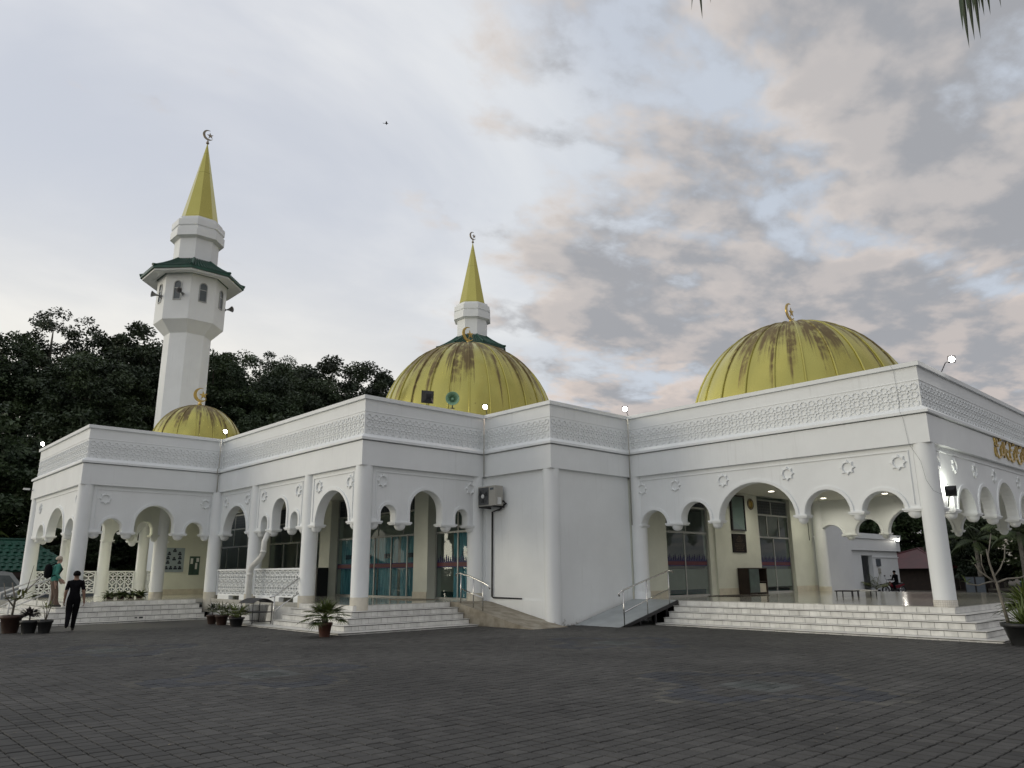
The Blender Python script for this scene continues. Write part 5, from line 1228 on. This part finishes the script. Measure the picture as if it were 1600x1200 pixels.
# ================================================================== MOTORCYCLE AND RIDER
bx_, by_ = 55.85, 21.35; ba = math.atan2(-.55, .83)   # bike points to the left of the picture
mc = thing('motorcycle', 'red and black motorcycle parked before the white annex', 'motorcycle', (bx_, by_, 0), ba+PI); Mb = T(bx_, by_, 0, ba+PI)
for xx in (-.62, .62):
    b = MB(); RM = Matrix.Translation((xx, 0, .29)) @ Matrix.Rotation(PI/2, 4, 'X')
    b.lathe([(.22, -.04), (.28, -.045), (.295, 0), (.28, .045), (.22, .04), (.22, -.04)], 24, RM, 0, True, False); wh = b.obj('wheel', 'rubber', mc, Mb)
    b = MB(); b.lathe([(.05, -.05), (.05, .05)], 10, RM); b.lathe([(.20, -.02), (.225, -.02), (.225, .02), (.20, .02), (.20, -.02)], 24, RM, 0, False, False)
    for k in range(6): a = R(60*k); b.tube([RM @ Vector((.04*math.cos(a), .04*math.sin(a), 0)), RM @ Vector((.21*math.cos(a), .21*math.sin(a), 0))], .012, 5)
    b.obj('rim', 'paint_silver', wh, Mb, weld=False)
b = MB(); b.prism([(-.35, .45), (.05, .40), (.32, .60), (.40, .82), (.28, .86), (.12, .62), (-.1, .60), (-.75, .72), (-.80, .66), (-.5, .52)], lambda x, z, y: (x, y, z), -.11, .11); b.obj('fairing', 'bike_red', mc, Mb)
b = MB(); b.prism([(.02, .62), (-.15, .72), (-.70, .80), (-.78, .75), (-.2, .64)], lambda x, z, y: (x, y, z), -.12, .12); b.obj('seat', 'black', mc, Mb)
b = MB(); b.box(-.25, .15, -.10, .10, .20, .44); b.obj('engine', 'dark_metal', mc, Mb)
b = MB(); b.tube([(.62, .07, .29), (.42, .07, .80)], .022, 6); b.tube([(.62, -.07, .29), (.42, -.07, .80)], .022, 6); b.tube([(-.62, .07, .29), (-.2, .08, .32)], .02, 6); b.tube([(-.62, -.07, .29), (-.2, -.08, .32)], .02, 6); b.obj('fork', 'dark_metal', mc, Mb, weld=False)
b = MB(); b.tube([(.28, -.36, 1.0), (.36, -.2, .98), (.38, 0, .92), (.36, .2, .98), (.28, .36, 1.0)], .014, 6); b.obj('handlebar', 'dark_metal', mc, Mb)
for sy in (-.30, .30):
    b = MB(); b.tube([(.33, sy, 1.0), (.36, sy*1.1, 1.22)], .007, 5); b.box(.34, .37, sy*1.1-.06, sy*1.1+.06, 1.20, 1.28); b.obj('mirror', 'black', mc, Mb, weld=False)
b = MB(); b.lathe([(.10, 0), (.10, .05), (.04, .09)], 14, Matrix.Translation((.40, 0, .84)) @ Matrix.Rotation(PI/2, 4, 'Y')); b.obj('headlight', 'white_plastic', mc, Mb)
b = MB(); b.prism([(.86, .52), (.80, .62), (.62, .66), (.44, .60), (.62, .63), (.80, .58)], lambda x, z, y: (x, y, z), -.06, .06); b.obj('mudguard', 'bike_red', mc, Mb)
b = MB(); b.tube([(-.1, -.14, .26), (-.5, -.15, .28), (-.85, -.15, .38)], [.03, .045, .05], 8); b.obj('exhaust', 'paint_silver', mc, Mb)
J, E = body_joints(((-.28, .16, 1.12), (-.26, .42, 1.10)), ((.28, .16, 1.12), (.26, .42, 1.10)), ((-.20, .42, .82), (-.20, .30, .40)), ((.20, .42, .82), (.20, .30, .40)), .10)
person('rider in dark clothes sitting on the motorcycle before the white annex', tuple(Mb @ Vector((-.30, 0, -.10))), ba+PI/2, J, E, ['skin', 'cloth_black', 'cloth_black', 'shoe'], lambda c: 0 if c.z > 1.48 and c.y > .14 else (3 if c.z < .42 else 1), .97, (0, .125, 1.66, .104, 'hair'))

# ================================================================== OTHER BUILDINGS
an = thing('annex', 'white flat roofed annex with a doorway beyond the right portico', 'building', (55, 24, 0))
b = MB(); b.box(49, 53.4, 22.3, 22.6, -.1, 2.95); b.box(55.2, 59.7, 22.3, 22.6, -.1, 2.95); b.box(53.4, 55.2, 22.3, 22.6, 2.62, 2.95); b.box(59.4, 59.7, 22.6, 30, -.1, 2.95); b.box(49, 59.4, 29.7, 30, -.1, 2.95); b.obj('wall', 'plaster_clean', an, weld=False)
bx('fascia', 'plaster', an, 48.8, 59.9, 22.1, 30.2, 2.95, 3.75); bx('coping', 'plaster_clean', an, 48.7, 60.0, 22.0, 30.3, 3.75, 4.10)
bx('ledge', 'plaster_clean', an, 55.3, 59.75, 22.24, 22.3, 2.48, 2.54)
dr = bx('door', 'poster', an, 53.42, 55.18, 23.4, 23.45, 0, 2.6); bx('handle', 'dark_metal', dr, 55.0, 55.05, 23.36, 23.40, 1.0, 1.15)
bx('door_frame', 'alu', an, 54.2, 54.3, 23.38, 23.40, 0, 2.6)
bx('meter_box', 'sign_grey', an, 55.75, 56.35, 22.2, 22.3, 1.9, 2.4); bx('junction_box', 'ac_body', an, 55.95, 56.25, 22.22, 22.3, 1.4, 1.75)
flood(59.3, 21.98, 3.78, (-.7, -.6, -.15), 'lit floodlight on the corner of the white annex', (.1, .2, .0), 'lamp_glass', 60, s=1.3)
pp = thing('potted_palm', 'small areca palm against the white annex', 'potted plant', (53.6, 21.6, 0)); pot(pp, 53.6, 21.6, .25, .35, 'pot_black'); rs = random.Random(31)
def pinnate(b, base, d, ln, droop, nl, ll, wd, rs, up=Vector((0, 0, 1)), hang=.3):
    d = Vector(d).normalized(); p = Vector(base); P_ = [p.copy()]; n = 10; D_ = []
    for i in range(n): D_.append(d.copy()); p = p+d*ln/n; P_.append(p.copy()); d = (d-up*droop/n*(.3+1.4*i/n)).normalized()
    b.tube(P_, [ln*.008*(1.2-i/n) for i in range(n+1)], 5)
    for k in range(nl):
        f = .18+.82*k/nl; i = min(n-1, int(f*n)); q = P_[i].lerp(P_[i+1], f*n-i); dd = D_[i]; sd = dd.cross(up); sd = sd.normalized() if sd.length > 1e-3 else Vector((1, 0, 0))
        for sg in (-1, 1):
            v = dd*.55+sd*sg*.85-up*hang*(.5+f); blade(b, q, v, ll*(math.sin(PI*(.15+.8*f)))*rs.uniform(.85, 1.1), wd, .5+hang, 3, fold=.2)
for k in range(10):
    a = k*2.4; el = R(rs.uniform(35, 80)); b = MB(); pinnate(b, (53.6, 21.6, .35), (math.cos(a)*math.cos(el), math.sin(a)*math.cos(el), math.sin(el)), 1.25, 1.3, 12, .42, .05, rs); b.obj('frond', 'leaf_yellow', pp, recalc=False)
sg = thing('sign_frame', 'dark two panelled freestanding board beyond the corner column', 'sign', (56, 16.3, 0))
dv = Vector((.27, -.96)).normalized()
for s_, nm in ((-1, 'panel'), (1, 'panel')):
    b = MB(); Mz = T(55.9+dv.x*s_*.29, 16.3+dv.y*s_*.29, .2, math.atan2(dv.y, dv.x)); b.box(-.24, .24, -.02, .02, .0, .95); b.obj(nm, 'sign_grey', sg, Mz)
    b = MB(); b.box(-.26, .26, -.03, .03, .95, .99); b.box(-.26, .26, -.03, .03, -.04, 0); b.box(-.28, -.24, -.03, .03, -.04, .99); b.box(.24, .28, -.03, .03, -.04, .99); b.obj('frame', 'black', sg, Mz, weld=False)
b = MB(); b.box(55.88, 55.92, 16.28, 16.32, 0, 1.2); b.obj('post', 'black', sg)
b = MB(); b.lathe([(.26, 0), (.32, .85), (.35, .86), (.35, .92), (.30, .98)], 14, T(50.5, 12.15, 0)); tag(b.obj('litter_bin', 'bin_green'), 'green litter bin behind the frangipani at the right edge', 'bin')
def hip_roof(t, x0, x1, y0, y1, ze, zr, mat, inset=None, name='roof'):
    ym = (y0+y1)/2; e = inset if inset is not None else (y1-y0)/2; A = [(x0, y0, ze), (x1, y0, ze), (x1, y1, ze), (x0, y1, ze)]; r0, r1 = (x0+e, ym, zr), (x1-e, ym, zr)
    b = MB(); b.face([A[0], A[1], r1, r0]); b.face([A[1], A[2], r1]); b.face([A[2], A[3], r0, r1]); b.face([A[3], A[0], r0]); b.face(A[::-1]); ro = b.obj(name, mat, t)
    b = MB()
    for p, q in ((A[0], r0), (A[1], r1), (A[2], r1), (A[3], r0), (r0, r1)): b.tube([p, q], .10, 6)
    b.obj('ridge', mat, ro, weld=False); return ro
rh = thing('red_roofed_house', 'low house with a dark red hip roof beyond the right portico', 'house', (80, 25, 0))
ro = hip_roof(rh, 70, 90, 22, 31, 1.75, 3.55, 'roof_red', 6)
for k in range(48):
    x = 70.5+k*.4; f = max(0.05, min(1, (x-70)/6, (90-x)/6)); b = MB(); b.tube([(x, 22.05, 1.79), (x, 22.05+4.45*f, 1.79+1.78*f)], .03, 4); b.obj('roof_batten', 'roof_red', ro)
bx('wall', 'timber_dark', rh, 71, 89, 23, 30, -.1, 1.75)
for k in range(8): bx('post', 'bark_pale', rh, 71.2+k*2.2, 71.35+k*2.2, 22.6, 22.75, -.1, 1.74)
# green pantiled roof at the far left, every tile its own piece on the near slope
gh = thing('green_roofed_shelter', 'low shelter with a green pantiled roof at the far left behind the steps', 'house', (8, 52, 0))
gx0, gx1, gy0, gy1, gze, gzr = 1.0, 12.4, 49.6, 55.6, 1.86, 3.68
ro = hip_roof(gh, gx0, gx1, gy0, gy1, gze, gzr, 'roof_green', 2.4)
bx('fascia', 'timber_dark', gh, gx0+.1, gx1-.1, gy0+.05, gy0+.15, 1.55, 1.85)
bx('back_wall', 'timber_dark', gh, gx0+.3, gx1-.3, 53.0, 53.2, -.1, 1.8)
for k in range(6): bx('post', 'timber_dark', gh, gx0+.3+k*2.1, gx0+.45+k*2.1, gy0+.3, gy0+.45, -.1, 1.85)
b = MB(); tw, tl = .36, .45; n_ = 6
for q in range(n_):
    a0, a1 = q/n_, (q+1)/n_; zf = lambda a: .034*math.sin(2*PI*a)+.012*math.cos(2*PI*a)
    b.face([(tw*(a0-.5), 0, zf(a0)+.035), (tw*(a1-.5), 0, zf(a1)+.035), (tw*(a1-.5), tl, zf(a1)), (tw*(a0-.5), tl, zf(a0))], 0, True)
    b.face([(tw*(a0-.5), 0, zf(a0)-.01), (tw*(a1-.5), 0, zf(a1)-.01), (tw*(a1-.5), 0, zf(a1)+.035), (tw*(a0-.5), 0, zf(a0)+.035)])
tm = b.mesh('roof_tile', ['roof_green'], recalc=False)
sl_ = math.atan2(gzr-gze, (gy1-gy0)/2); ln_ = math.hypot(gzr-gze, (gy1-gy0)/2); nr = int(ln_/.39)
for r_ in range(nr):
    f = r_*.39/ln_
    xa, xb = gx0+2.4*f, gx1-2.4*f; n_ = int((xb-xa)/tw)
    for k in range(n_):
        x = (xa+xb)/2+(k-(n_-1)/2)*tw
        if x < 4.6: continue
        M = Matrix.Translation((x, gy0+(gy1-gy0)/2*f, gze+(gzr-gze)*f+.05)) @ Matrix.Rotation(sl_, 4, 'X'); add('roof_tile', tm, ro, M)
# parked vehicles at the far left
def vehicle(name, label, cat, x, y, rz, ln, h, col, prof, win):
    t = thing(name, label, cat, (x, y, 0), rz, group='vehicles parked at the far left'); M = T(x, y, 0, rz); wd = .84
    b = MB(); b.prism(prof, lambda a, z, d: (a, d, z), -wd, wd); b.obj('body', col, t, M)
    for sd in (-1, 1):
        for wq in win:
            b = MB(); b.face([(a, sd*(wd+.006), z) for a, z in wq]); b.obj('window', 'window_dark', t, M, recalc=False)
        for xx in (-ln*.31, ln*.31):
            b = MB(); RM = Matrix.Translation((xx, sd*(wd-.08), .32)) @ Matrix.Rotation(PI/2, 4, 'X'); b.lathe([(.2, -.1), (.31, -.1), (.32, 0), (.31, .1), (.2, .1)], 20, RM); wh = b.obj('wheel', 'rubber', t, M); b = MB(); b.lathe([(.19, -.106), (.19, .106)], 14, RM); b.obj('rim', 'paint_silver', wh, M)
        b = MB(); b.box(ln/2-.02, ln/2+.012, sd*.6-.14, sd*.6+.14, .62, .76); b.obj('headlight', 'white_plastic', t, M)
    return t
vehicle('parked_van', 'silver van parked in front of the green roofed shelter', 'van', 6.9, 46.4, 0, 4.6, 1.9, 'paint_silver',
        [(-2.3, .3), (2.3, .3), (2.35, .75), (2.0, 1.0), (1.35, 1.78), (1.0, 1.86), (-2.0, 1.88), (-2.3, 1.6)], [[(-2.0, 1.1), (-.9, 1.1), (-.9, 1.65), (-2.0, 1.65)], [(-.8, 1.1), (.4, 1.1), (.4, 1.68), (-.8, 1.68)], [(.5, 1.1), (1.7, 1.1), (1.25, 1.65), (.5, 1.68)]])
vehicle('parked_car', 'grey car parked behind the man with the backpack', 'car', 12.4, 48.0, PI, 4.2, 1.5, 'sign_grey',
        [(-2.1, .3), (2.1, .3), (2.12, .7), (1.3, .92), (.55, 1.42), (-1.1, 1.46), (-1.9, .95), (-2.12, .85)], [[(-1.55, .95), (-.3, .95), (-.3, 1.36), (-1.05, 1.38)], [(-.2, .95), (1.0, .95), (.5, 1.34), (-.2, 1.36)]])

# ================================================================== TREES
def crown_mesh(seed, ncl, nlf, rx, rz, lf, cr, mat, low=-.8, hollow=.25):
    g = np.random.default_rng(seed); cs = []
    while len(cs) < ncl:
        p = g.uniform(-1, 1, 3); q = np.linalg.norm(p)
        if q > 1 or q < hollow or p[2] < low: continue
        lob = 1+.22*math.sin(3*math.atan2(p[1], p[0])+seed)+.15*math.sin(5*math.atan2(p[1], p[0])+2*seed)+.12*math.cos(7*p[2]+seed)
        lob = min(lob, 1.12)
        cs.append(p*np.array([rx, rx, rz])*lob)
    cs = np.array(cs); n = ncl*nlf; c = np.repeat(cs, nlf, 0)
    rad = np.repeat(g.uniform(.55, 1.25, ncl)*cr, nlf)
    off = g.standard_normal((n, 3)); off /= np.linalg.norm(off, axis=1)[:, None]; off *= (rad*g.uniform(0, 1, n)**.45)[:, None]; off[:, 2] *= .62
    P_ = c+off; d = off+g.standard_normal((n, 3))*.5*cr; d[:, 2] -= .25*cr; d /= np.linalg.norm(d, axis=1)[:, None]
    s = np.cross(d, g.standard_normal((n, 3))); s /= np.linalg.norm(s, axis=1)[:, None]
    ln = lf*g.uniform(.6, 1.35, n)[:, None]; wd = ln*.26
    V_ = np.stack([P_-d*ln*.5, P_+s*wd, P_+d*ln*.5, P_-s*wd], 1).reshape(-1, 3)
    me = bpy.data.meshes.new('crown'); me.vertices.add(4*n); me.vertices.foreach_set('co', V_.astype(np.float32).ravel())
    me.loops.add(4*n); me.loops.foreach_set('vertex_index', np.arange(4*n, dtype=np.int32)); me.polygons.add(n); me.polygons.foreach_set('loop_start', np.arange(0, 4*n, 4, dtype=np.int32))
    me.materials.append(MT[mat]); me.update(calc_edges=True); me.validate(); return me, cs
def trunk_mesh(seed, H, ch, cs, r0, mat):
    rs = random.Random(seed); b = MB(); top = Vector((rs.uniform(-.4, .4), rs.uniform(-.4, .4), H-ch*.9)); b.tube([(0, 0, -.3), (top.x*.3, top.y*.3, top.z*.4), tuple(top*.8), tuple(top), (top.x, top.y, H-ch*.2)], [r0*1.3, r0, r0*.8, r0*.6, r0*.15], 9)
    for k in range(11):
        c = cs[rs.randrange(len(cs))]; e = Vector((c[0], c[1], c[2]+H-ch)); st = Vector((top.x*.8, top.y*.8, top.z*rs.uniform(.5, 1.0))); m_ = st.lerp(e, .5)+Vector((0, 0, -.5+rs.random())); b.tube([st, m_, e], [r0*.42, r0*.28, r0*.07], 6)
    return b.mesh('trunk', [mat])
KIND = {}
for nm, seed, H, rx, rz, ncl, nlf, lf, cr, mat, r0, hol in (('broad', 2, 20.0, 4.6, 5.6, 170, 330, .25, 1.0, 'leaf_dark', .30, .2), ('sparse', 5, 23.0, 4.9, 5.0, 130, 170, .22, .85, 'leaf_dark', .28, .35), ('round', 9, 19.0, 4.2, 5.2, 160, 330, .25, 1.0, 'leaf_dark', .30, .15),
        ('bushy', 13, 10.0, 3.8, 4.4, 150, 260, .26, .9, 'leaf_mid', .18, .1), ('bushy2', 17, 11.0, 4.0, 5.0, 150, 300, .28, .95, 'leaf_dark', .18, .1)):
    me, cs = crown_mesh(seed, ncl, nlf, rx, rz, lf, cr, mat, low=-.85, hollow=hol); KIND[nm] = (me, trunk_mesh(seed, H, rz, cs, r0, 'bark' if nm != 'sparse' else 'bark_pale'), H, rz)
def tree(kind, x, y, H, rz, label, group, wide=1.0):
    me, tr, H0, ch = KIND[kind]; k = H/H0; t = thing('tree', label, 'tree', (x, y, 0), rz, group); M = T(x, y, 0, rz) @ Matrix.Diagonal((k*wide, k*wide, k, 1))
    add('trunk', tr, t, M); add('crown', me, t, M @ Matrix.Translation((0, 0, H0-ch)))
LW = 'trees behind the mosque'
tree('broad', 9.6, 69.3, 20.0, .4, 'dense dark tree at the left edge of the picture above the far left roof corner', LW, 1.05)
tree('sparse', 14.1, 74.7, 24.0, 1.4, 'tallest thin leaved tree left of the tall minaret with sky showing through', LW, 1.05)
tree('round', 14.9, 64.3, 18.6, 2.2, 'dark tree in front of the tall thin leaved tree, left of the minaret', LW, 1.1)
tree('round', 19.4, 69.8, 22.5, 5.0, 'dense dark tree touching the tall minaret on its left', LW)
tree('sparse', 5.2, 68.0, 20.5, 3.1, 'open crowned tree half cut by the left edge of the picture', LW)
tree('broad', 23.0, 72.6, 20.6, 4.1, 'tree hidden mostly behind the shaft of the tall minaret', LW)
tree('broad', 28.9, 74.6, 23.4, .9, 'tree immediately right of the tall minaret shaft', LW)
tree('sparse', 34.6, 77.4, 25.0, 2.6, 'loose leaved tree second to the right of the tall minaret', LW, 1.05)
tree('round', 36.4, 71.8, 22.4, 3.7, 'dense tree in the middle of the wood between minaret and middle dome', LW)
tree('broad', 43.3, 74.3, 25.2, 5.6, 'tall dense tree left of the middle dome, highest of that group', LW, 1.05)
tree('round', 49.2, 76.4, 23.9, 1.9, 'tree just left of the middle dome, partly behind it', LW, .9)
tree('round', 40.0, 82.0, 25.6, .3, 'tree behind the gap between the two tall dense trees left of the middle dome', LW)
tree('broad', 31.8, 69.5, 18.5, 2.0, 'lower tree above the roof right of the small dome', LW)
tree('broad', 26.0, 79.0, 22.8, 3.0, 'tree behind the tall minaret, seen on both sides of its shaft', LW)
LU = 'low trees behind the left wing'
for (x, y, H, rz, lab, kd) in ((3.4, 60.5, 12.5, .3, 'low bushy tree at the very left edge above the green roof', 'bushy2'), (7.6, 60.0, 12.0, 1.3, 'low bushy tree above the green roof near the left edge', 'bushy2'), (11.6, 60.8, 12.5, 2.3, 'low bushy tree behind the far left roof corner', 'bushy2'), (16.0, 60.6, 12.2, 3.3, 'low bushy tree behind the left wing left of the minaret', 'bushy2'),
        (20.4, 61.0, 12.5, 4.3, 'low bushy tree at the foot of the tall minaret', 'bushy2'), (25.6, 63.5, 14.0, 5.3, 'low bushy tree behind the small dome', 'bushy2'), (30.4, 64.0, 14.5, .8, 'low bushy tree over the roof right of the small dome', 'bushy2'), (35.2, 64.5, 15.0, 1.8, 'low bushy tree over the middle of the left roof', 'bushy2'), (40.2, 65.0, 15.5, 2.8, 'low bushy tree over the roof left of the middle dome', 'bushy2'), (6.0, 57.0, 7.0, 4.8, 'bright green bush over the green tiled roof', 'bushy')):
    tree(kd, x, y, H, rz, lab, LU, 1.15)
for (x, y, H, rz, lab) in ((13.4, 57.0, 6.5, .7, 'dark bush seen through the rear arches of the left wing'), (17.5, 58.0, 7.0, 2.7, 'dark bush behind the notice wall of the left wing')): tree('bushy2', x, y, H, rz, lab, LU, 1.3)
RG = 'trees beyond the right portico'
for (x, y, H, rz, lab, kd, wd) in ((88, 36.0, 12.5, .2, 'dark tree above the red roof next to the white annex', 'bushy2', 1.2), (92, 31.0, 13.5, 1.1, 'dark tree behind the red roof left of the corner column', 'bushy2', 1.2), (96, 26.0, 14.0, 2.0, 'dark tree seen just right of the corner column', 'bushy2', 1.25), (93, 21.5, 13.5, 2.9, 'dark tree under the second arch of the entrance face', 'bushy2', 1.25),
        (90, 17.5, 13.0, 3.8, 'dark tree under the third arch of the entrance face', 'bushy2', 1.25), (88, 13.5, 13.0, 4.7, 'dark tree at the right edge under the arches', 'bushy2', 1.25), (86, 9.5, 12.5, 5.6, 'dark tree beyond the right edge of the arches', 'bushy2', 1.25),
        (72, 20.3, 6.2, .6, 'yellow green bushy tree right of the red roof', 'bushy', 1.2), (70, 16.2, 6.8, 1.9, 'green bushy tree behind the two panelled sign', 'bushy', 1.2), (68, 12.3, 6.4, 3.3, 'green bushy tree right of the two panelled sign', 'bushy', 1.2), (66, 9.0, 6.4, 4.4, 'green bushy tree behind the frangipani at the right edge', 'bushy', 1.2), (78, 33.5, 5.0, 2.4, 'small green tree between the annex and the red roof', 'bushy', 1.0),
        (66, 18.6, 7.0, .9, 'green tree filling the gap right of the corner column', 'bushy2', 1.1), (64, 14.0, 6.6, 2.2, 'leafy tree right behind the pale palm trunk', 'bushy', 1.1), (61, 10.6, 6.4, 3.9, 'leafy tree at the right edge behind the flowering frangipani', 'bushy2', 1.1)):
    tree(kd, x, y, H, rz, lab, RG, wd)
def palm_tree(x, y, H, label, seed, fr=2.2, mat='leaf_mid', tm='bark_pale', n=14, group='palms around the mosque'):
    t = thing('palm_tree', label, 'palm', (x, y, 0), 0, group); rs = random.Random(seed); b = MB(); b.tube([(x, y, -.1), (x+.05, y, H*.5), (x+.12, y+.05, H)], [.20, .14, .11], 9); b.obj('trunk', tm, t)
    for k in range(n):
        a = k*2.4; el = R(75-100*k/n); b = MB(); pinnate(b, (x+.12, y+.05, H), (math.cos(a)*math.cos(el), math.sin(a)*math.cos(el), math.sin(el)), fr*rs.uniform(.85, 1.1), 1.5, 18, fr*.32, fr*.03, rs); b.obj('frond', mat, t, recalc=False)
palm_tree(61.0, 17.4, 3.6, 'palm with a pale trunk rising behind the two panelled sign', 41)
palm_tree(56.5, 13.6, 3.9, 'palm with a pale trunk behind the frangipani at the right', 42)
palm_tree(9.6, 57.6, 3.8, 'palm with upright fronds above the green tiled roof', 43, 2.6, n=16)
palm_tree(6.6, 57.9, 3.4, 'palm above the green tiled roof at the very left edge', 44, 2.6, n=16)
# coconut palm beside the camera; only hanging leaflet tips of two fronds reach into the top of the view
cp = thing('coconut_palm', 'palm outside the picture whose leaflet tips hang into its top edge', 'palm', (8.4, -1.6, 0)); rs = random.Random(51)
b = MB(); b.tube([(8.4, -1.6, -.1), (8.3, -1.5, 4.5), (8.0, -1.2, 9.4)], [.22, .17, .14], 10); b.obj('trunk', 'bark_pale', cp)
def hanging_frond(path, lens, name='frond'):
    b = MB(); b.tube(path, [.03-.02*i/(len(path)-1) for i in range(len(path))], 6); P_ = [Vector(p) for p in path]
    for i in range(len(P_)-1):
        for k in range(5):
            q = P_[i].lerp(P_[i+1], k/5); d = (P_[i+1]-P_[i]).normalized(); sd = d.cross(Vector((0, 0, 1))).normalized()
            for sg in (-1, 1):
                ln = lens[i]*rs.uniform(.75, 1.0); blade(b, q, sd*sg*.30+d*.12-Vector((0, 0, 1)), ln, .035, .6, 4, fold=.25)
    b.obj(name, 'leaf_dark', cp, recalc=False)
hanging_frond([(8.0, -1.2, 9.4), (7.8, .2, 10.1), (7.5, 1.6, 10.0), (7.2, 2.9, 9.5), (6.98, 3.55, 9.02), (6.90, 4.15, 8.66)], [.4, .9, .95, .85, .72, .55])
hanging_frond([(8.0, -1.2, 9.4), (7.5, -.6, 9.3), (7.1, .3, 8.6), (6.90, .80, 7.60), (6.85, 1.18, 6.95), (6.82, 1.42, 6.72)], [.4, .8, .95, .9, .72, .55])
for k in range(9):
    a = R(150+k*25); hanging_frond([(8.0, -1.2, 9.4), (8.0+1.2*math.cos(a), -1.2+1.2*math.sin(a), 9.9), (8.0+2.4*math.cos(a), -1.2+2.4*math.sin(a), 9.6), (8.0+3.4*math.cos(a), -1.2+3.4*math.sin(a), 8.6)], [.5, .9, .8])
# a bird high over the roofs
bd = thing('bird', 'small dark bird flying in the sky left of the middle spire', 'bird', (32.3, 50.5, 40.2)); Mq = T(32.3, 50.5, 40.2, R(-35))
b = MB(); b.lathe([(.01, -.20), (.035, -.10), (.05, 0), (.035, .10), (.012, .17)], 10, Matrix.Rotation(PI/2, 4, 'Y')); b.face([(-.16, 0, 0), (-.30, .06, .0), (-.30, -.06, 0)]); b.obj('body', 'black', bd, Mq, weld=False)
for sg in (-1, 1):
    b = MB(); b.face([(.08, 0, .01), (.06, sg*.16, .06), (-.04, sg*.16, .06), (-.08, 0, .01)]); b.face([(.06, sg*.16, .06), (-.02, sg*.34, .03), (-.04, sg*.16, .06)]); b.obj('wing', 'black', bd, Mq, recalc=False)

# fallen leaves and crumbs on the paving
rs = random.Random(77); b = MB()
for k in range(150):
    a = R(43.1+rs.uniform(-36, 36)); D = 5.2+15*rs.random()**1.3; x, y = D*math.sin(a), D*math.cos(a)
    if inside(x, y): continue
    t_ = rs.uniform(0, 6.28); l_ = rs.uniform(.008, .03); w_ = l_*rs.uniform(.3, .6); c_, s_ = math.cos(t_), math.sin(t_); z_ = .004+rs.uniform(0, .006)
    b.face([(x-c_*l_, y-s_*l_, z_), (x+s_*w_, y-c_*w_, z_+.004), (x+c_*l_, y+s_*l_, z_+.002), (x-s_*w_, y+c_*w_, z_+.005)])
tag(b.obj('leaf_litter', 'leaf_litter', recalc=False), 'scattered dry leaf crumbs on the dark paving', 'litter', kind='stuff')
